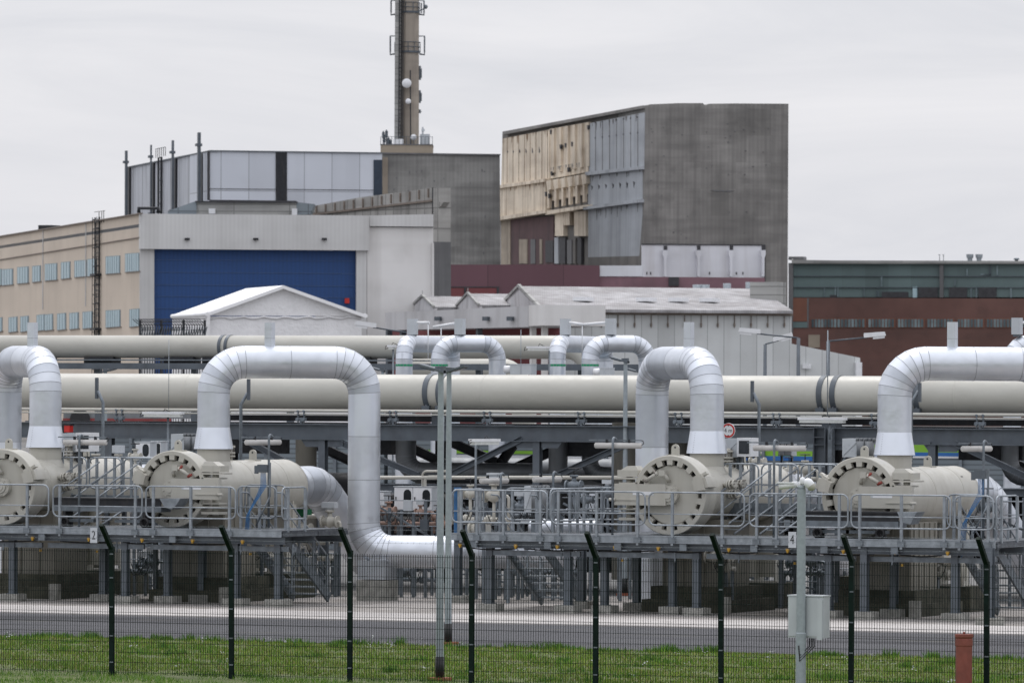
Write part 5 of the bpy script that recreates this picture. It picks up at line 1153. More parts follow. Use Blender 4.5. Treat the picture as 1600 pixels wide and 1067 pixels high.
# number plates
def plate(label, px, py, txt):
    p = PY(px, py, FE-.14); q = MB(); q.box(-.10, .10, -.008, .008, -.19, .19); o = q.build('number_plate', 'box'); o.location = p; tag(o, label, 'sign', 'number plates on the platforms')
    t = text_mesh(o, 'numeral', txt, .25, (0, -.010, -.005), (R(90), 0, 0), 'rubber'); t.scale = (.9, 1.25, 1); return o
plate('white number plate reading 2 on the left platform edge', 146.5, 836, '2'); plate('white number plate reading 4 on the right platform edge', 1238, 843, '4')
# ================================================================ big pipes and their rack
RY = 13.0; MY = 14.2
M['clad_grey'] = paint('dull_grey_cladding', (.20, .212, .225), .5, .45, .15, 1.2, .25)
M['pipe_shaded'] = paint('shaded_beige_pipe', (.21, .20, .17), .6, 0, .12, 1.2, .3)  # beige pipe colour with the rack's shade painted in
zc_ = ZA(800, 614, MY); s14 = 10160/((PY(800, 614, MY)-CAM).dot(FW)); MR = 28.3/s14
mpipe = thing('main_pipe', 'huge beige pipe crossing the whole picture on the steel rack', 'pipe', (0, MY, zc_))
xl, xr = XA(-60, MY), XA(1700, MY)
q = MB(); q.lathe((xl, MY, zc_), (1, 0, 0), [(0, MR), (xr-xl, MR)], 56, True); 
for px in (40, 300, 762, 1130, 1500): x = XA(px, MY, 614); q.lathe((x-.02, MY, zc_), (1, 0, 0), [(0, MR), (.01, MR+.006), (.03, MR+.006), (.04, MR)], 56, True, False, False)
q.build('pipe', 'beige_pipe', mpipe)
for px in (676, 697, 1290.5, 1311, 1441):
    x = XA(px, MY, 614); q = MB(); w_ = .075
    q.lathe((x-w_, MY, zc_), (1, 0, 0), [(0, MR+.001), (0, MR+.022), (2*w_, MR+.022), (2*w_, MR+.001)], 48, True, False, False)
    q.box(x-.11, x+.11, MY-MR*.72-.1, MY-MR*.72+.03, zc_-MR*.78-.1, zc_-MR*.78+.03); q.cyl((x, MY-MR*.72-.04, zc_-MR*.78-.16), (x, MY-MR*.72-.04, zc_-MR*.78+.06), .03, None, 6)
    q.build('strap', 'steel', mpipe)
for dy, r, py0 in ((-.62, .045, 643.5), (-.50, .022, 648.8)):
    z = ZA(800, py0, RY+.35); q = MB(); q.cyl((xl, RY+.35-(r < .03)*.03, z), (xr, RY+.35-(r < .03)*.03, z), r, None, 10)
    single(q, 'small_pipe', 'beige_pipe', 'thin beige pipe running below the huge pipe, '+('the thicker of two' if r > .03 else 'the thinner of two'), 'pipe', (0, RY+.35, z))
rack = thing('pipe_rack', 'long grey steel rack with braces carrying the huge beige pipe', 'pipe rack', (0, RY, 0))
zt = ZA(800, 664.5, RY); zbm = ZA(800, 689.5, RY); hb = zt-zbm
def RB(name, mb, mat='steel'): return mb.build(name, mat, rack)
q = MB(); q.ibeam((xl, RY, (zt+zbm)/2), (xr, RY, (zt+zbm)/2), .30, hb, .022); RB('front_beam', q)
q = MB(); q.ibeam((xl, RY+6.5, (zt+zbm)/2), (xr, RY+6.5, (zt+zbm)/2), .30, hb, .03); RB('rear_beam', q, 'steel_dark')
zl = ZA(800, 757, RY); q = MB(); q.ibeam((XA(575, RY), RY, zl-.11), (XA(1135, RY), RY, zl-.11), .24, .2, .02); q.ibeam((XA(1270, RY), RY, zl-.05), (xr, RY, zl-.05), .24, .2, .02); RB('lower_beam', q)
for px in (172, 505, 840, 1458): q = MB(); x = XA(px, RY, 700); H_column(q, x, RY, 0, zbm, .20); RB('column', q); q = MB(); x = XA(px, RY, 700); H_column(q, x+.3, RY+6.5, 0, zbm, .24); RB('rear_column', q, 'steel_dark')
x = XA(1281, RY-.3, 700); x2 = XA(1296.5, RY-.3, 700); q = MB(); q.ibeam((x, RY-.2, 0), (x, RY-.2, zt-.01), .33, .33, .02, (1, 0, 0)); 
for yy in (667, 682.5, 694): z = ZA(1281, yy, RY-.3); q.box(x-.15, x+.15, RY-.36, RY-.2, z-.02, z)
RB('box_column', q); q = MB(); q.box(x2-.06, x2+.06, RY-.3, RY-.1, 0, zt-.002); RB('post', q, 'galv')
for pts in ([(801, 688), (836, 688), (836, 700), (808, 700)], [(846, 688), (880, 688), (872, 700), (846, 700)], [(512, 687), (536, 687), (536, 698), (512, 698)], [(1302, 688), (1316, 690), (1316, 703), (1302, 703)], [(1453, 690), (1454, 690), (1450, 704), (1440, 690)], [(1466, 690), (1510, 690), (1494, 706), (1466, 706)], [(470, 686), (498, 686), (498, 698), (478, 698)]):
    q = MB(); q.prism([PY(a, b, RY-.06) for a, b in pts], (0, .03, 0)); RB('gusset', q)
def brace(p0, p1, Yb, w_=.16, mat='steel', h=.14):
    q = MB(); a = PY(p0[0], p0[1], Yb); b = PY(p1[0], p1[1], Yb); q.bar(a, b, .02, h, (0, 0, 1)); d = (b-a).normalized(); n_ = V((0, 1, 0)).cross(d)*h/2
    q.bar(a+n_+V((0, -.05, 0)), b+n_+V((0, -.05, 0)), .12, .018, n_); q.bar(a-n_+V((0, -.05, 0)), b-n_+V((0, -.05, 0)), .12, .018, n_); RB('brace', q, mat)
for a, b in (((816, 686), (706, 741)), ((985, 692), (866, 745)), ((530, 690), (655, 742)), ((376, 682), (470, 733)), ((1494, 692), (1606, 745))): brace(a, b, RY-.02)
for a, b in (((625, 690), (720, 736)), ((705, 690), (845, 752)), ((900, 688), (760, 752)), ((775, 735), (806, 692)), ((495, 695), (560, 725)), ((1316, 700), (1292, 762)), ((1110, 690), (1175, 745)), ((1530, 700), (1600, 730)), ((1010, 735), (930, 770))): brace(a, b, RY+6.3, .2, 'steel_dark', .24)
k = xl; i = 0
while k < xr:
    q = MB(); q.box(k, k+.22, RY+.16, RY+6.35, zbm+.05, zt-.03); RB('cross_beam', q, 'steel_dark'); k += 2.9  # cross beams coloured dark to carry the shade inside the rack
q = MB(); q.box(XA(345, RY+2), XA(1640, RY+2), RY+2.2, RY+5.6, ZA(800, 660, RY+2), ZA(800, 651, RY+2)); RB('shade_box', q, 'steel_dark')  # added dark box standing in for the shade between pipe and beam
q = MB(); q.box(XA(580, RY), xr, RY+.2, RY+6.3, zl-.16, zl-.10); RB('shade_deck', q, 'grate')  # solid deck added to shade the dark pipes below
for px in (186, 470, 614, 761, 908, 1060, 1213, 1367, 1531):    # pipe clamps on the front beam
    x = XA(px, RY+.3, 650); q = MB(); y = RY+.33; z0 = zt
    for dx in (-.09, .09):
        q.torus((x+dx, y, z0+.24), (1, 0, 0), .05, .018, 12, 5); q.bar((x+dx, y-.02, z0+.02), (x+dx, y-.02, z0+.34), .03, .03)
        q.cyl((x+dx, y-.09, z0+.12), (x+dx, y-.02, z0+.12), .05, None, 8); q.cyl((x+dx, y-.06, z0+.34), (x+dx, y+.02, z0+.34), .035, None, 8)
    q.box(x-.14, x+.14, y-.05, y+.05, z0+.07, z0+.17); q.box(x-.03, x+.03, y-.04, y+.04, z0, z0+.08); q.build('pipe_clamp', 'galv', rack)
for a, b in ((596, 648), (862, 965), (1010, 1178), (1500, 1600), (360, 450)):
    q = MB(); q.box(XA(a, RY+3.2, 690), XA(b, RY+3.2, 690), RY+3.1, RY+3.3, zbm-.42, zbm-.01); RB('shade_girder', q, 'steel_dark')  # dark plates added to fill in the shaded underside of the rack
# pipe shoes
for px in (60, 345, 690, 1040, 1300, 1620):
    x = XA(px, MY, 640); q = MB(); q.box(x-.25, x+.25, MY-.3, MY+.3, zt, zt+.03); q.prism([(x-.2, MY-.2, zt+.03), (x+.2, MY-.2, zt+.03), (x+.2, MY-.2, zc_-MR+.08), (x-.2, MY-.2, zc_-MR+.08)], (0, .4, 0)); q.build('pipe_shoe', 'steel', rack)
# second level far behind: thinner long pipe with drooping end
UY = 62.0
def farpipe(label, pts, r, Rb, name='long_pipe', mat='beige_pipe'):
    q = MB(); q.tube(rpath(pts, Rb, 8) if len(pts) > 2 else pts, r, 32); return single(q, name, mat, label, 'pipe', pts[0])
su = 10160/((PY(800, 542, UY)-CAM).dot(FW)); ru = 18.2/su; zu = ZA(800, 542.5, UY)
farpipe('long beige pipe above and behind the huge one, ending in a bend', [(XA(-80, UY), UY, zu), (XA(925, UY), UY, zu), (XA(925, UY), UY, 1.0)], ru, 1.0)
farpipe('short beige elbow pipe diving behind the small white arches', [(XA(640, UY+5, 570), UY+5, zu-.75), (XA(818, UY+5, 570), UY+5, zu-.75), (XA(818, UY+5, 570), UY+5, 1.0)], ru, 1.0)
q = MB()
for px in (350, 360):
    x = XA(px, UY, 542); q.lathe((x-.06, UY, zu), (1, 0, 0), [(0, ru), (0, ru+.02), (.12, ru+.02), (.12, ru)], 32, True, False, False)
single(q, 'strap_pair', 'steel', 'two grey straps round the rear beige pipe', 'strap', (XA(355, UY), UY, zu))
ur = thing('rear_pipe_rack', 'dark steel rack under the rear beige pipe', 'pipe rack', (XA(400, UY), UY, 0))
q = MB(); z1 = ZA(300, 567.5, UY-1); z0 = ZA(300, 577, UY-1); q.box(XA(-80, UY-1), XA(1000, UY-1), UY-1.1, UY-.9, z0, z1); q.box(XA(-80, UY-1), XA(1000, UY-1), UY-1.3, UY-1.1, z0-.0, z0+.03); q.build('beam', 'steel', ur)
q = MB(); q.box(XA(-80, UY-1), XA(640, UY-1), UY-.6, UY+.6, ZA(300, 561.5, UY-1), ZA(300, 563.5, UY-1)); q.build('walkway', 'galv', ur)
for px in (60, 150, 300, 450, 690, 745, 905): q = MB(); x = XA(px, UY-1, 570); q.box(x-.1, x+.1, UY-.9, UY-.7, 0, z1); q.build('column', 'steel', ur)
for px in (60, 160, 285, 345, 560): q = MB(); x = XA(px, UY, 565); q.box(x-.6, x+.6, UY-.3, UY+.3, z1, zu-ru+.05); q.build('shoe', 'steel_dark', ur)
# small white arches behind the huge pipe
BY = 47.0; sb = 10160/((PY(800, 540, BY)-CAM).dot(FW)); rb_ = 13.4/sb
def small_arch(label, px0, px1, dY, box_px, top=523.5, band=True, actuator=False):
    x0 = XA(px0, BY, 560); x1 = XA(px1, BY+dY, 560); zt_ = ZA((px0+px1)/2, top, BY)-rb_; o = thing('small_pipe_arch', label, 'pipe', (x0, BY, 0), 'small white arches behind the huge pipe')
    pth, js = bend([(x0, BY, 0), (x0, BY, zt_), (x1, BY+dY, zt_), (x1, BY+dY, 0)], .52, 5, 0, False); q = MB(); q.gore(pth, rb_, 32, js, shades=(0, 0, 2, 3)); q.build('pipe', ['clad', 'seam', 'clad2', 'clad3'], o)
    if band:
        z = ZA(px0, 570.5, BY); q = MB(); q.lathe((x0, BY, z), (0, 0, 1), [(-.035, rb_+.006), (.035, rb_+.006)], 32, True, False, False); q.build('green_band', 'greenband', o)
        q = MB()
        for k in range(16): a = 2*math.pi*k/16; q.box(x0+math.cos(a)*(rb_+.007)-.006, x0+math.cos(a)*(rb_+.007)+.006, BY+math.sin(a)*(rb_+.007)-.006, BY+math.sin(a)*(rb_+.007)+.006, z-.036, z+.036)
        q.build('band_mark', 'seam', o)
    if box_px:
        t = (box_px-px0)/(px1-px0) if abs(px1-px0) > 5 else .3; c = V((x0, BY, zt_)).lerp(V((x1, BY+dY, zt_)), t); z2 = zt_+rb_; q = MB(); q.box(c.x-.145, c.x+.145, c.y-.12, c.y+.12, z2+.02, z2+.54); q.mat(1).box(c.x-.1, c.x+.1, c.y-.1, c.y+.1, z2-.05, z2+.02); q.build('vent_box', ['box', 'steel'], o)
    return o, zt_+rb_
specs = [('small white arch with a green band, farthest left of five', 631.5, 706, 7, 644, True), ('small white arch seen broadside, its right leg at a grey actuator', 686.5, 777, 1.5, 718.5, True),
         ('small white arch with a green band, left of the middle pair', 870.5, 945, 7, 883, True), ('small white arch running behind the tall white riser', 922, 1011, 1.5, 954, True), ('small white arch at the right picture edge behind the big one', 1582, 1665, 1.5, 1589, False)]
for lab, a, b, dY, bx_, bd in specs: o, ztop = small_arch(lab, a, b, dY, bx_, 523.5, bd)
for i, (a, b, lab) in enumerate(((652, 671, 'short white vent arm on the left small arch'), (712, 677, 'slanting white vent arm on the broadside small arch'), (890, 912, 'white vent arm meeting its twin, left half'), (947, 912, 'white vent arm meeting its twin, right half'), (1597, 1625, 'white vent arm at the right picture edge'))):
    y1_ = 504 if i != 1 else 505; y2_ = (504, 511, 507, 507, 505)[i]; q = MB(); p = PY(a, y1_, BY+1); r_ = PY(b, y2_, BY+1); q.cyl(p, r_, .045, None, 10)
    if i in (0, 1, 2): d = PY(b-2 if i == 0 else b+ (12 if i == 1 else 0), 560, BY+1); e = p.lerp(r_, .9 if i != 1 else .65); q.cyl(e, (e.x, e.y, d.z), .018, None, 6)
    single(q, 'vent_arm', 'white', lab, 'pipe', p, 'vent arms of the small arches')
def actuator(label, px0, px1, py0, py1, Y):
    a, b = PY(px0, py1, Y), PY(px1, py0, Y); o = thing('valve_actuator', label, 'actuator', (a.x, Y, a.z)); q = MB(); q.box(a.x, b.x, Y, Y+.4, a.z, b.z); q.box(a.x-.01, b.x+.01, Y-.01, Y+.41, b.z-.02, b.z+.01); q.box((a.x+b.x)/2-.01, (a.x+b.x)/2+.01, Y-.012, Y, a.z, b.z); q.build('housing', 'box', o)
    q = MB(); q.cyl((a.x-.28, Y+.2, (a.z+b.z)/2), (a.x, Y+.2, (a.z+b.z)/2), .13, None, 14); q.build('stem', 'white', o); q = MB(); q.box(a.x-.7, b.x-.1, Y+.1, Y+.35, a.z-.25, a.z-.02); q.build('base_plate', 'galv', o)
actuator('grey actuator box beside the right leg of the broadside small arch', 797, 830, 569, 585, BY-1); actuator('grey actuator box left of the tall white riser', 937, 952, 575, 588, BY-1)
# ================================================================ low striped buildings behind the rack
KY = 50.0
M['slat'] = wallmat('grey_slat_cladding', (.19, .225, .25), (.12, .14, .16), .6, .1, .6, .1, .6, .2, .3, panel=(3.2, .16, 0.0, .03))
M['lime'] = paint('lime_green_band', (.20, .42, .03), .6, 0, .1, 1, .1); M['royal'] = paint('royal_blue_band', (.02, .12, .36), .6, 0, .1, 1, .1); M['pale'] = paint('pale_grey_band', (.6, .61, .63), .6, 0, .1, 1, .1)
def lowb(label, px0, px1, top, bands, wins=(), post=1.9):
    x0, x1 = XA(px0, KY, 690), XA(px1, KY, 690); o = thing('utility_building', label, 'building', (x0, KY, 0)); zt_ = ZA((px0+px1)/2, top, KY)
    q = MB(); q.box(x0, x1, KY, KY+6, -.1, zt_); q.build('wall', 'slat', o)
    for i, (ya, yb, mt_) in enumerate(bands): q = MB(); q.box(x0+.01, x1-.01, KY-.02-.002*i, KY, ZA((px0+px1)/2, yb, KY), ZA((px0+px1)/2, ya, KY)); q.build('band', mt_, o)
    for a, b, ya, yb in wins: q = MB(); q.box(XA(a, KY, 680), XA(b, KY, 680), KY-.05, KY, ZA(a, yb, KY), ZA(a, ya, KY)); q.build('window', 'royal', o)
    k = x0+.4
    while k < x1: q = MB(); q.box(k, k+.12, KY-.10, KY-.03, 0, zt_-.02); q.build('post', 'galv', o); k += post
    return o
lowb('low grey slatted building with a row of small blue windows', 84, 600, 668, [(668, 675.5, 'box')], [(143, 154, 676, 683), (184, 190, 676, 683), (192, 200, 676, 683), (203, 224, 676, 683), (228, 262, 676, 683), (266, 296, 676, 683), (300, 330, 676, 683)], 2.6)
lowb('low slatted building with a lime base band seen under the rack', 606, 1000, 672, [(684, 688, 'royal'), (704, 709, 'lime'), (711, 722, 'pale')])
lowb('low building with lime and blue stripes left of the box column', 1090, 1270, 672, [(677, 685, 'lime'), (685, 692, 'royal'), (704, 712, 'lime'), (712, 719, 'royal')])
lowb('low building with blue and lime stripes over pale slats, right side', 1310, 1680, 672, [(686, 694, 'royal'), (695, 707, 'lime'), (707, 713, 'royal'), (713, 716, 'pale')])
q = MB(); p = PY(167, 683, KY-.2); p2 = PY(173.5, 676, KY-.2); q.mat(0).box(p.x, p2.x, KY-.22, KY-.18, p.z, p2.z); q.mat(1).box(p.x+.05, p2.x-.04, KY-.225, KY-.22, p.z+.02, p2.z-.05); single(q, 'exit_sign', ['greenband', 'white'], 'tiny green sign on the low slatted building', 'sign', p)
M['dullred'] = paint('faded_red_lorry', (.24, .035, .035), .5, 0, .3, .8, .4)
lw = PZ(98, 700, 400); lo_ = thing('red_lorry', 'red lorry with grey tarpaulin glimpsed between pipe and rack beam', 'lorry', (lw.x, lw.y, 0)); sL = 10160/400
def LP(px, z, d=0): p = PZ(px, 650, 400+d); return V((p.x, p.y, z))
q = MB(); q.hexa([LP(98, .9), LP(268, .9), LP(268, .9, 2.4), LP(98, .9, 2.4), LP(98, 3.34), LP(268, 3.34), LP(268, 3.34, 2.4), LP(98, 3.34, 2.4)]); q.build('body', 'dullred', lo_)
q = MB(); q.hexa([LP(99, 3.34, .1), LP(330, 3.34, .1), LP(330, 3.34, 2.3), LP(99, 3.34, 2.3), LP(99, 3.75, .1), LP(330, 3.75, .1), LP(330, 3.75, 2.3), LP(99, 3.75, 2.3)]); q.build('tarpaulin', 'clad_grey', lo_)
for px in (125, 160, 240): q = MB(); c = LP(px, .5, -.1); q.cyl(c, c+FW*.4, .5, None, 16); q.build('wheel', 'rubber', lo_)
q = MB(); c = LP(125, 3.3, -.15); q.lathe(c, FW, [(0, .62), (.12, .62)], 20); q.build('spare_wheel', 'rubber', lo_)
q = MB(); p = PY(103, 675, RY-.5); p2 = PY(111.5, 664.5, RY-.5); q.box(p.x, p2.x, RY-.6, RY-.4, p.z, p2.z); q.mat(1).box(p.x-.02, p2.x+.02, RY-.62, RY-.38, p2.z, p2.z+.05); q.box(p.x-.1, p.x-.03, RY-.55, RY-.45, 0, p2.z); single(q, 'fire_call_box', ['red', 'steel_dark'], 'bright red box on the rack beside the left white riser', 'box', p)
# ================================================================ pipework under the rack
def stub(label, px, wpx, y0, y1, Y, mat, elbow=0):
    s_ = 10160/((PY(px, y0, Y)-CAM).dot(FW)); r = wpx/2/s_; z0 = ZA(px, y1, Y); z1 = ZA(px, y0, Y); x = XA(px, Y, (y0+y1)/2); q = MB()
    pts = [(x, Y, z1), (x, Y, z0)]
    if elbow: pts = [(x, Y, z1), (x, Y, z0), (x+elbow, Y+.3*abs(elbow), z0)]; pth, js = bend(pts, r*1.6, 5, 0, False)
    else: pth, js = [V(pts[0]), V(pts[0]).lerp(V(pts[1]), .5), V(pts[1])], [1]
    q.gore(pth, r, 28, js); single(q, 'vertical_pipe', [mat, 'seam'], label, 'pipe', (x, Y, z0), 'thick vertical pipes under the rack')
stub('shaded beige vertical pipe behind the second vessel, left of a rack column', 478, 33, 672, 900, 15.5, 'pipe_shaded')
stub('dark grey vertical pipe with elbow right of the tall white leg', 634, 32, 672, 738, 16, 'clad_grey', 3.5)
stub('thick dark grey vertical pipe right of the middle rack column', 872, 30, 672, 800, 16, 'clad_grey')
stub('second dark grey vertical pipe, with elbow, right of the middle rack column', 922, 26, 672, 742, 16.5, 'clad_grey', 2.2)
stub('shaded beige vertical pipe behind the lamp on a red footing', 976, 40, 660, 905, 15.2, 'pipe_shaded')
stub('shaded beige vertical pipe between tall white riser and cone cover', 1062, 34, 672, 800, 16.2, 'pipe_shaded')
stub('dark vertical pipe at the right edge under the rack', 1578, 28, 690, 745, 16, 'clad_grey', 2.2)
stub('dark vertical pipe behind the grey slatted building corner', 1335, 26, 690, 800, 16.5, 'clad_grey')
def ground_run(label, px0, px1, py, Y, r, mat):
    z = ZA((px0+px1)/2, py, Y); q = MB(); a = V((XA(px0, Y, py), Y, z)); b = V((XA(px1, Y, py), Y, z)); n = max(2, int((b-a).length/1.6)); pth = [a.lerp(b, k/n) for k in range(n+1)]; q.gore(pth, r, 28); single(q, 'horizontal_pipe', [mat, 'seam'], label, 'pipe', a, 'thick horizontal pipes behind the platforms')
ground_run('thick dull clad pipe lying behind the rack braces', 655, 1010, 738, 21, .40, 'clad_grey')
ground_run('added dark pipe hiding the pale yard under the rack, upper of three', 560, 1130, 792, 18.5, .33, 'steel_dark')  # this and the next two are added dark filler blocking the bright yard
ground_run('added dark pipe hiding the pale yard under the rack, middle of three', 560, 1130, 828, 18.0, .33, 'steel_dark')
ground_run('added dark pipe hiding the pale yard under the rack, lowest of three', 560, 1130, 872, 17.5, .36, 'steel_dark')
ground_run('dark pipe behind the left vessels under the rack', -60, 566, 760, 19, .45, 'steel_dark')
ground_run('lower dark pipe behind the left vessels under the rack', -60, 566, 820, 18, .45, 'steel_dark')
ground_run('dark pipe behind the right vessels under the rack', 1140, 1680, 790, 19, .42, 'steel_dark')
ground_run('lower dark pipe behind the right vessels under the rack', 1140, 1680, 850, 18, .45, 'steel_dark')
ground_run('short bright clad pipe seen through the right platform railing', 832, 935, 826, 9, .26, 'clad')
def handwheel(mb, c, ax, r):
    mb.torus(c, ax, r, .014, 16, 5); ax = V(ax).normalized(); u = V((0, 0, 1)) if abs(ax.z) < .9 else V((1, 0, 0)); a = ax.cross(u).normalized(); d = a.cross(ax)
    for v_ in (a, d, -a, -d): mb.bar(c, V(c)+v_*r, .014, .014)
def valve(mb, p, s, up=1, kind=0):     # flanged valve with a stem at p, bore along x
    p = V(p); X = V((1, 0, 0)); mb.mat(0)
    for t in (-.2, .16): mb.cyl(p+X*t*s, p+X*(t+.04)*s, .13*s, None, 14)
    mb.lathe(p-X*.17*s, X, [(0, .07*s), (.08*s, .10*s), (.17*s, .14*s), (.26*s, .10*s), (.34*s, .07*s)], 16)
    mb.cyl(p, p+UP*.24*s*up, .055*s, None, 10); mb.cyl(p+UP*.2*s*up, p+UP*.25*s*up, .10*s, None, 12)
    if kind == 0: mb.mat(1); mb.cyl(p+UP*.25*s*up, p+UP*.42*s*up, .015*s, None, 6); handwheel(mb, p+UP*.4*s*up, (0, 0, 1), .13*s)
    elif kind == 1: mb.mat(2); mb.cyl(p+UP*.25*s*up, p+UP*.42*s*up, .09*s, None, 12); mb.box(p.x-.16*s, p.x+.16*s, p.y-.09*s, p.y+.09*s, p.z+.3*s, p.z+.42*s)
    else: mb.mat(3); mb.box(p.x-.12*s, p.x+.12*s, p.y-.1*s, p.y+.1*s, p.z+.27*s, p.z+.45*s)
    mb.mat(0)
def manifold(label, px0, px1, py, Y, mat, accents, seed, s=1.0, up=.55, drop=True, group='valve pipework behind the platforms'):
    rr = random.Random(seed); z = ZA((px0+px1)/2, py, Y); x0, x1 = XA(px0, Y, py), XA(px1, Y, py); o = thing('valve_manifold', label, 'pipework', ((x0+x1)/2, Y, 0), group)
    q = MB(); q.cyl((x0, Y, z), (x1, Y, z), .055*s, None, 12); k = x0+.25
    while k < x1: q.cyl((k, Y, z), (k+.04, Y, z), .10*s, None, 12); q.cyl((k+.05, Y, z), (k+.09, Y, z), .10*s, None, 12); k += rr.uniform(.5, 1.1)
    q.build('header', mat, o)
    n = max(2, int((x1-x0)/.62))
    for i in range(n):
        x = x0+(x1-x0)*(i+.5)/n+rr.uniform(-.1, .1); q = MB(); q.mat(0); h = rr.uniform(.3, 1)*up; y = Y+rr.uniform(-.35, .35)
        q.tube(rpath([(x, Y, z), (x, y, z+.02), (x, y, z+h)], .03, 2), .035*s, 8); valve(q, (x, y, z+h), s*rr.uniform(.75, 1.15), 1, rr.choice((0, 0, 1, 2)))
        if rr.random() < .6: x2 = x+rr.uniform(.2, .45); q.tube(rpath([(x+.17*s, y, z+h), (x2, y, z+h), (x2, y, z-.25)], .07, 3), .032*s, 8)
        q.build('valve', [mat, 'steel_dark', accents[i % len(accents)], 'box'], o)
    if drop:
        for x in (x0+.1, (x0+x1)/2, x1-.1): q = MB(); q.box(x-.035, x+.035, Y-.035, Y+.035, 0, z-.05*s); q.build('support', 'galv', o)
    q = MB()
    for _ in range(3): x = rr.uniform(x0, x1-.5); q.tube([(x+.4*t, Y-.3, z+.25-.35*math.sin(math.pi*t)) for t in [j/8 for j in range(9)]], .012, 5)
    q.build('flexible_hose', 'rubber', o); return o
manifold('rusty and beige valve run below the pair of white cabinets', 592, 705, 818, 9, 'rust', ['greenp', 'yellow'], 1, 1.0, .5)
manifold('beige valve cluster with a green valve behind the left stair', 452, 530, 838, 7.5, 'beige', ['greenp', 'box', 'rust'], 2, 1.2, .5)
manifold('second beige valve cluster lower behind the left stair', 458, 525, 872, 9.0, 'beige', ['greenp', 'rust'], 12, 1.2, .5)
manifold('beige valve cluster at the left end of the right platform', 712, 800, 812, 5.5, 'beige', ['rust', 'box', 'box'], 3, 1.25, .9)
manifold('beige valve cluster lower at the left end of the right platform', 705, 772, 838, 7.0, 'beige', ['box', 'steel'], 13, 1.2, .5)
manifold('grey valve run behind the middle of the right platform railing', 805, 870, 806, 8, 'galv', ['box', 'steel'], 4, 1.0, .6)
manifold('grey valve run left of the third vessel hinge', 872, 975, 800, 8.5, 'galv', ['box', 'steel_dark'], 5, 1.0, .7)
manifold('beige valves behind the crossover walkway of the left vessels', 92, 226, 741, 8.0, 'beige', ['box', 'rust', 'white'], 6, 1.1, .55)
manifold('beige valves behind the crossover walkway near the camera mast', 1140, 1285, 748, 8.0, 'beige', ['rust', 'box', 'greenp'], 7, 1.1, .6)
manifold('beige valves low under the left platform near plate 2', 70, 122, 880, 5.5, 'beige', ['box', 'white'], 8, 1.1, .35)
manifold('beige valves low under the left platform between footings', 205, 250, 892, 5.5, 'galv', ['box', 'blue'], 9, 1.1, .35)
manifold('beige valves low under the left platform near its stair', 378, 440, 868, 4.5, 'beige', ['box', 'greenp'], 10, 1.0, .35)
manifold('beige valves low under the right platform behind the sheet box', 1220, 1290, 895, 6.0, 'galv', ['box', 'steel'], 11, 1.1, .4)
manifold('beige valves low under the far end of the right platform', 1430, 1500, 897, 4.5, 'beige', ['blue', 'box', 'yellow'], 14, 1.2, .45)
manifold('small beige valves under the third vessel', 1120, 1150, 888, 2.5, 'beige', ['box'], 15, 1.0, .35)
manifold('dark valve run low under the left end of the right platform', 790, 905, 893, 9.5, 'galv', ['steel', 'yellow'], 16, 1.1, .5)
manifold('grey valve run low behind the white ground pipe', 600, 690, 905, 10.5, 'galv', ['steel'], 17, 1.0, .4)
manifold('beige valves at the rightmost white outlet pipe', 1450, 1560, 812, 6.5, 'galv', ['box', 'blue'], 18, 1.1, .7)
for lab, pts, r, mt_ in (('long thin beige pipe dropping beside the tall white leg', [(586, 812), (586, 746), (1000, 746)], .05, 'beige'), ('short beige pipe loop above the white cabinets', [(660, 775), (660, 736), (700, 736)], .03, 'beige'), ('beige pipe bend above the white cabinets', [(664, 778), (664, 745), (700, 745)], .045, 'beige'),
                         ('beige pipe loop behind the left stair', [(452, 806), (503, 806), (503, 828)], .06, 'beige')):
    q = MB(); q.tube(rpath([PY(a, b, 9.6) for a, b in pts], .12, 4), r, 8); single(q, 'thin_pipe', mt_, lab, 'pipe', PY(*pts[0], 9.6))
# ================================================================ cabinets and instrument boxes
def cabinet(label, px0, px1, py0, py1, Y, doors, wins, depth=.35, legs=True):
    a, b = PY(px0, py1, Y), PY(px1, py0, Y); o = thing('instrument_cabinet', label, 'cabinet', (a.x, Y, 0 if legs else a.z), 'white instrument cabinets'); wd = (b.x-a.x)/doors
    q = MB(); q.box(a.x, b.x, Y, Y+depth, a.z, b.z); q.box(a.x-.02, b.x+.02, Y-.03, Y+depth+.02, b.z, b.z+.02); q.build('case', 'box', o)
    for k in range(doors):
        x0 = a.x+k*wd; q = MB(); q.box(x0+.012, x0+wd-.012, Y-.02, Y, a.z+.02, b.z-.02); d = q.build('door', 'white', o)
        if wins:
            wx0, wx1 = x0+wd*.52, x0+wd*.92; q = MB(); n = 5; zz0, zz1 = a.z+(b.z-a.z)*.12, b.z-(b.z-a.z)*.10; rr_ = (wx1-wx0)/2; P = []
            for t in range(n+1): P.append(((wx0+wx1)/2+rr_*math.cos(math.pi*t/n), Y-.03, zz1-rr_+rr_*math.sin(math.pi*t/n)))
            for t in range(n+1): P.append(((wx0+wx1)/2-rr_*math.cos(math.pi*t/n), Y-.03, zz0+rr_-rr_*math.sin(math.pi*t/n)))
            q.prism(P, (0, .012, 0)); q.build('window', 'glass', d)
        q = MB(); q.box(x0+.05, x0+.075, Y-.035, Y-.02, (a.z+b.z)/2-.05, (a.z+b.z)/2+.05); q.build('handle', 'steel_dark', d)
    if legs:
        for x in (a.x+.05, b.x-.05): q = MB(); q.box(x-.03, x+.03, Y+.1, Y+.16, 0, a.z); q.build('leg', 'galv', o)
    return o
cabinet('pair of white cabinets with dark oval windows right of the tall white leg', 616, 675, 761, 797, 9.5, 2, True)
cabinet('small white cabinet with a dark window behind the left crossover walkway', 211, 235, 691, 716, 9, 1, True)
cabinet('small white cabinet with a dark window just left of the second vessel', 237, 252, 690, 714, 10, 1, True)
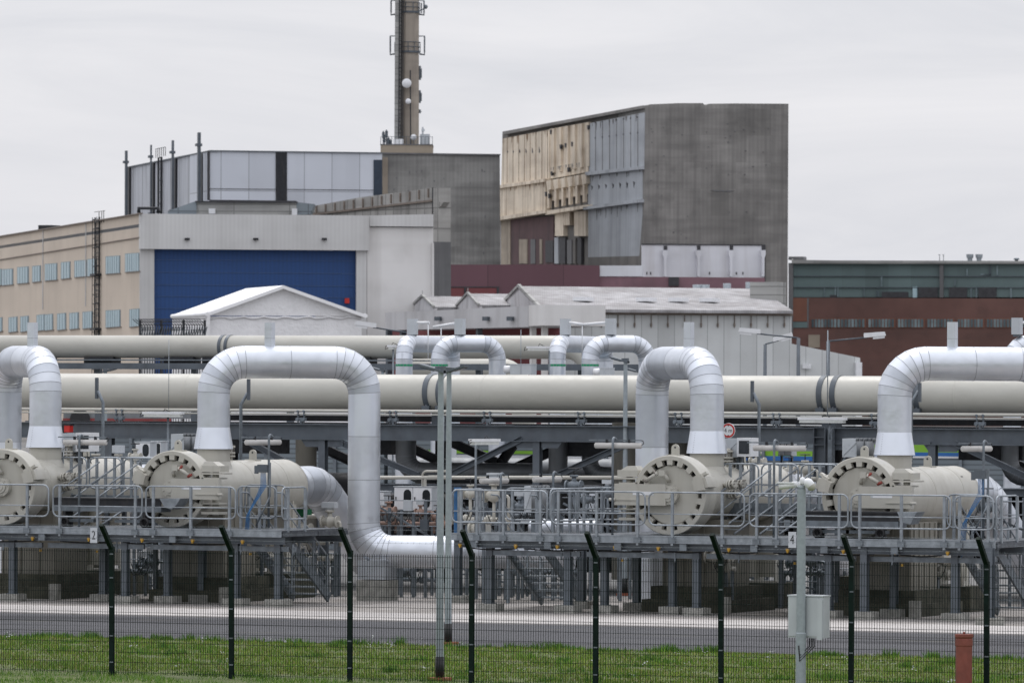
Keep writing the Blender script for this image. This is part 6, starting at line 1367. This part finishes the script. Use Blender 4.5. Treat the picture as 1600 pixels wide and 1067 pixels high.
cabinet('pale cabinets in front of the lime and blue striped building', 1216, 1237, 681, 712, 20, 2, False)
cabinet('small grey cabinet left of the white cabinet pair', 587, 601, 768, 790, 10, 1, False)
cabinet('white cabinet glimpsed between rack braces', 690, 705, 694, 716, 30, 1, False)
def instr(label, px0, px1, py0, py1, Y, face):    # grey sensor box with window or ribbed drum
    a, b = PY(px0, py1, Y), PY(px1, py0, Y); o = thing('sensor_box', label, 'instrument', (a.x, Y, 0), 'grey sensor boxes on posts'); xm = a.x+(b.x-a.x)*.52
    q = MB(); q.box(a.x, xm, Y, Y+.5, a.z, b.z-.02); 
    for _ in range(5): c = rnd.uniform(a.x+.05, xm-.05), rnd.uniform(a.z+.08, b.z-.1); q.box(c[0]-.012, c[0]+.012, Y-.012, Y, c[1]-.012, c[1]+.012)
    q.bar((a.x+.02, Y-.01, a.z+.05), (xm, Y-.01, b.z-.08), .02, .03); q.build('back_plate', 'box', o)
    if face == 'win':
        q = MB(); q.box(xm, b.x, Y-.06, Y+.4, a.z+.02, b.z); q.build('housing', 'white', o); q = MB(); q.box(xm+.06, b.x-.05, Y-.075, Y-.06, a.z+.09, b.z-.07); q.build('window', 'glass', o)
    else:
        q = MB()
        for k in range(2): q.cyl((xm+.12+k*.22, Y-.02, a.z), (xm+.12+k*.22, Y-.02, b.z-.08), .12, None, 14)
        for k in range(5): q.cyl((xm+.02+k*.11, Y-.02, b.z-.08), (xm+.02+k*.11, Y-.02, b.z), .05, None, 8)
        q.build('ribbed_drum', 'clad_grey', o)
    q = MB(); q.box((a.x+b.x)/2-.07, (a.x+b.x)/2+.07, Y+.1, Y+.24, 0, a.z); q.build('post', 'galv', o)
    q = MB()
    for k in range(6): x = a.x+.08+k*(b.x-a.x-.1)/6; q.tube([(x, Y+.05, a.z), (x+.02, Y+.02, a.z-.12), (x+.1, Y+.03, a.z-.16), (x+.12, Y+.06, a.z-.30)], .012, 5)
    q.build('cable', 'rubber', o)
instr('grey box with dark window right of the left white cone cover', 95, 143, 676, 706, 4.2, 'win'); instr('grey box with dark window beside the round 4 m sign', 1129, 1175, 684, 714, 4.2, 'win')
instr('grey box with ribbed drums left of the second vessel cone', 267, 309, 677, 704, 4.6, 'drum'); instr('grey box with ribbed drums left of the rightmost cone cover', 1316, 1361, 684, 714, 4.6, 'drum')
instr('grey drum box behind the middle of the right platform', 819, 843, 758, 800, 7.5, 'drum')
# round sign
p = PY(1138, 672.5, 6.8); o = thing('height_sign', 'round white sign with red rim reading 4 m, half hidden by a white cone', 'sign', (p.x, p.y, 0)); rs_ = 11.6/ (10160/((p-CAM).dot(FW)))
q = MB(); q.lathe(p, (0, 1, 0), [(0, rs_*.985), (.01, rs_)], 32, False); q.build('disc', 'white', o)
q = MB(); q.lathe(p-V((0, .004, 0)), (0, 1, 0), [(0, rs_*.72), (0, rs_*.95)], 40, False, False, False); q.build('red_rim', 'red', o)
t = text_mesh(o, 'lettering', '4 m', rs_*.78, (p.x-o.location.x, p.y-o.location.y-.006, p.z), (R(90), 0, 0), 'rubber', .001)
q = MB()
for s_ in (-1, 1): q.prism([(p.x-.03, p.y-.006, p.z+s_*rs_*.72), (p.x+.03, p.y-.006, p.z+s_*rs_*.72), (p.x, p.y-.006, p.z+s_*rs_*.56)], (0, .003, 0))
q.build('arrow', 'rubber', o); q = MB(); q.cyl((p.x, p.y+.04, 0), (p.x, p.y+.04, p.z), .03, None, 8); q.build('post', 'galv', o)
M['lamp_white'] = paint('lamp_tube_grey', (.50, .49, .475), .5, 0, .06, 3, .15)
# ================================================================ tube luminaires on posts
def tube_lamp(label, px, py, Y, half, axis, pole_px, zbase=None, lens_down=False, mastmat='galv'):
    c = PY(px, py, Y); xp = XA(pole_px, Y, py); d = V((1, 0, 0)) if axis == 'x' else V((.25, 1, 0)).normalized(); zb_ = DZ if zbase is None else zbase
    o = thing('tube_lamp', label, 'lamp', (xp, Y, zb_), 'tubular lamps on thin posts'); c = V((c.x, c.y, c.z))
    q = MB()
    if lens_down: 
        a, b = c-d*half, c+d*half; q.bar(a+UP*.05, b+UP*.05, .20, .07); q.build('housing', 'white', o); q = MB(); q.bar(a+d*.04-UP*.02, b-d*.04-UP*.02, .17, .08); q.build('lens', 'lens', o)
        q = MB(); q.tube([c+UP*.08, c+UP*.16+d*.05, c+UP*.08+d*.22], .012, 5); q.tube([a+UP*.06, a-d*.1+UP*.04, a-d*.12-UP*.06, a], .012, 5); q.build('cable', 'rubber', o)
    else:
        q.mat(0).cyl(c-d*half, c+d*half, .072, None, 18); q.dome(c-d*half, -d, .072, .03, 18, 4); q.dome(c+d*half, d, .072, .03, 18, 4); q.build('tube', ['lamp_white'], o)
        q = MB(); q.bar(c-d*(half+.18)+UP*.13, c+d*(half+.02)+UP*.13, .04, .03); q.build('rail', 'galv', o)
        for t in (-.5, .5):
            q = MB(); q.bar(c+d*half*t+UP*.06, c+d*half*t+UP*.15, .06, .05, (0, 1, 0)); q.build('clip', 'steel_dark', o)
        q = MB(); q.tube([c+d*half, c+d*(half+.08)+UP*.05, c+d*(half+.06)+UP*.12, c+d*(half-.1)+UP*.13], .012, 5); q.build('cable', 'rubber', o)
    q = MB(); top = c.z+.14
    if lens_down: q.cyl((xp, Y+.02, zb_), (xp, Y+.02, c.z-.06), .03, None, 8)
    else: q.tube(rpath([(xp, Y-.13, zb_), (xp, Y-.13, top+.1), (xp, Y+.06, top)], .08, 3), .032, 8)
    q.build('post', mastmat, o)
tube_lamp('long tube lamp left of the left crossover walkway', 133, 691, .1, .60, 'x', 128)
tube_lamp('foreshortened tube lamp above the second vessel dome', 411, 691, 1.6, .62, 'y', 424)
tube_lamp('foreshortened tube lamp in the gap left of the right platform railing', 757, 691, 1.2, .5, 'y', 743, lens_down=True)
tube_lamp('long tube lamp left of the tall white riser', 966, 696, .1, .60, 'x', 961)
tube_lamp('long tube lamp above the camera mast', 1218, 700, .1, .66, 'x', 1213)
tube_lamp('foreshortened tube lamp above the rightmost outlet pipe', 1526, 701, 1.6, .55, 'y', 1540)
tube_lamp('short tube lamp over the left end of the right platform', 772, 751, 3.5, .5, 'y', 786); tube_lamp('short tube lamp in front of the middle rack column', 855, 749, 3.5, .5, 'y', 868)
tube_lamp('long lensed lamp under the huge pipe at its left part', 255, 648, 11.5, .6, 'x', 262, 0, True); tube_lamp('long lensed lamp on top of the box column', 1285, 657, 12.2, .66, 'x', 1296, zt-.3, True)
tube_lamp('lensed lamp left of the middle pair of small arches', 841, 545, BY-1, .38, 'x', 858, 0, True); tube_lamp('lensed lamp stub left of the first small arch', 612, 543, BY-1, .12, 'x', 614, 0, True)
# bent floodlight posts
for lab, pole, pl_, y0_, y1_, yj in (('bent post with slim flat light behind the left vessels', 161, 151.3, 590, 623, 612), ('bent post with slim flat light under the second white arch', 376.5, 388.5, 592, 625, 615), ('bent post with slim flat light right of the sign', 1186, 1175.5, 595, 628, 615), ('bent post with slim flat light behind the rightmost white arch', 1424, 1437, 598, 628, 612)):
    Y = 7.2; o = thing('edge_light', lab, 'lamp', (XA(pole, Y), Y, 0), 'bent posts with slim flat lights'); a = PY(pl_, y0_, Y); b = PY(pl_, y1_, Y); q = MB(); q.box(a.x-.035, a.x+.035, Y-.04, Y+.04, b.z, a.z); q.build('light_panel', 'steel', o)
    q = MB(); j = PY(pl_, yj, Y); k_ = PY(pole, yj+17, Y); q.tube([(k_.x, Y, 0), (k_.x, Y, k_.z), (j.x+.03*(1 if pole > pl_ else -1), Y, j.z+.02)], .045, 8); q.build('post', 'galv', o)
for lab, px, y0_, y1_, Y, r in (('hair thin whip rod over the left part of the huge pipe', 264, 530, 640, 12, .008), ('hair thin whip rod left of the middle small arches', 814, 515, 585, BY-1, .012), ('thin whip rod between the strap pair at the right', 1293.5, 516, 650, 12, .014), ('thin pale rod between the two middle street lamps', 693, 650, 735, 12, .02)):
    a = PY(px, y0_, Y); b = PY(px, y1_, Y); q = MB(); q.cyl((a.x, Y, b.z), (a.x, Y, a.z), r, None, 6); single(q, 'whip_rod', 'galv_light', lab, 'rod', (a.x, Y, b.z))
# ================================================================ things by the fence
p = PG(1251, 1085); my = p.y; mx = p.x; o = thing('camera_mast', 'galvanised mast with white camera and cabinet right behind the fence', 'camera mast', (mx, my, 0)); zt_ = ZA(1251, 764, my)
q = MB(); q.lathe((mx, my, 0), (0, 0, 1), [(0, .094), (1.1, .094), (1.12, .082), (zt_*.5, .081), (zt_, .078)], 24); q.cyl((mx, my, zt_), (mx, my, zt_+.06), .06, None, 14); q.build('mast', 'lamp_pole', o)
q = MB(); q.cyl((mx-.02, my, zt_+.03), (mx-.02, my, zt_+.14), .035, None, 12); q.cyl((mx-.42, my-.02, zt_+.04), (mx-.08, my, zt_+.09), .055, None, 16); q.box(mx-.46, mx-.12, my-.075, my+.04, zt_+.10, zt_+.125); q.mat(1).cyl((mx-.425, my-.02, zt_+.039), (mx-.42, my-.02, zt_+.04), .045, None, 12); q.build('camera', ['white', 'glass'], o)
q = MB(); q.mat(0).slathe((mx+.12, my, zt_+.13), (.55, 0, -.6), [(-.07, .02), (-.04, .06), (0, .085), (.07, .085), (.11, .07)], 18); q.slathe((mx+.02, my, zt_+.16), (0, 0, 1), [(-.06, .05), (0, .055), (.04, .04), (.06, .01)], 18); q.mat(1).slathe((mx+.12, my, zt_+.13), (.55, 0, -.6), [(.11, .085), (.15, .07), (.18, .03), (.19, .001)], 18); q.build('dome', ['white', 'beige'], o)
a, b = PY(1232, 998, my+.12), PY(1287, 932, my+.12); q = MB(); q.box(a.x, b.x, my+.1, my+.4, a.z+.03, b.z); q.box(a.x-.01, b.x+.01, my+.08, my+.42, b.z, b.z+.025); cb_ = q.build('cabinet', 'box', o)
q = MB(); q.box(a.x+.01, (a.x+b.x)/2-.02, my+.085, my+.1, a.z+.06, b.z-.02); q.box((a.x+b.x)/2+.02, b.x-.09, my+.085, my+.1, a.z+.06, b.z-.02); q.box(b.x-.11, b.x-.01, my+.07, my+.1, a.z, b.z-.04); q.build('door', 'box', cb_)
q = MB()
for k in range(3): q.tube([(mx+.12+k*.04, my+.12, a.z+.05), (mx+.14+k*.05, my+.05, a.z-.12), (mx+.02, my-.1, a.z-.28-.05*k), (mx+.0, my-.1, a.z-.1)], .012, 5)
q.build('cable', 'rubber', o)
p = PG(1506, 1092); s_ = 10160/((p-CAM).dot(FW)); zt_ = ZA(1506, 990, p.y); q = MB(); r = 13/s_; q.lathe((p.x, p.y, 0), (0, 0, 1), [(0, r), (zt_-.22, r), (zt_-.2, r*1.06), (zt_-.1, r*1.06), (zt_-.08, r), (zt_-.05, r*1.12), (zt_, r*1.12)], 28); q.cyl((p.x, p.y, zt_), (p.x, p.y, zt_+.04), .02, None, 6)
single(q, 'standpipe', 'redbrown', 'weathered red brown standpipe with flanged top beside a fence post', 'pipe', (p.x, p.y, 0))

# ================================================================ instrument tubing stands in the gaps
def stand(label, px0, px1, pyt, Y, n, seed):
    rr = random.Random(seed); x0, x1 = XA(px0, Y, pyt), XA(px1, Y, pyt); zt_ = ZA(px0, pyt, Y); o = thing('tubing_stand', label, 'pipe support', ((x0+x1)/2, Y, 0), 'galvanised tubing stands')
    for i in range(n):
        x = x0+(x1-x0)*i/(n-1); q = MB(); q.box(x-.035, x+.035, Y-.03, Y+.03, 0, zt_-rr.uniform(0, .5)); q.build('post', 'galv', o)
    q = MB()
    for k in range(4): z = zt_-.15-k*.33; q.cyl((x0, Y-.05, z), (x1, Y-.05, z), .014+.008*(k % 2), None, 6)
    q.build('tubing', 'galv_light', o)
    for k in range(2):
        xx = rr.uniform(x0, x1-.3); zz = zt_-rr.uniform(.3, 1.0); q = MB(); q.box(xx, xx+.22, Y-.16, Y-.06, zz, zz+.28); q.build('junction_box', 'box' if k else 'steel', o)
    q = MB()
    for k in range(5):
        a = rr.uniform(x0, x1-.4); z = zt_-rr.uniform(.2, .9); q.tube([(a+.35*t, Y-.1, z-.3*math.sin(math.pi*t)) for t in [j/7 for j in range(8)]], .011, 5)
    q.build('cable', 'rubber', o)
    q = MB(); q.bar((x0, Y, zt_-.3), (x1, Y, zt_-1.2), .03, .05); q.build('brace', 'galv', o)
for i, (lab, a, b, t, Y, n) in enumerate((
    ('tubing stand between tall white leg and the two middle street lamps', 590, 684, 772, 8.2, 6), ('tubing stand behind the left end railing of the right platform', 715, 790, 770, 8.0, 6),
    ('tubing stand in front of the middle rack column', 800, 868, 762, 9.5, 5), ('tubing stand behind the railing left of the third vessel', 880, 985, 768, 10, 7),
    ('tubing stand behind the left crossover walkway', 100, 232, 712, 9.0, 7), ('tubing stand behind the crossover walkway near the camera mast', 1132, 1290, 718, 9.0, 8),
    ('tubing stand at the right edge under the rack', 1470, 1600, 752, 9.0, 7), ('low tubing stand behind the left stair', 455, 530, 835, 8.2, 5),
    ('low tubing stand under the right platform near its left end', 715, 890, 868, 10.5, 9), ('low tubing stand under the left platform', 60, 360, 862, 8.4, 12), ('low tubing stand under the right platform behind the sheet box', 1130, 1480, 876, 8.4, 12))): stand(lab, a, b, t, Y, n, 20+i)
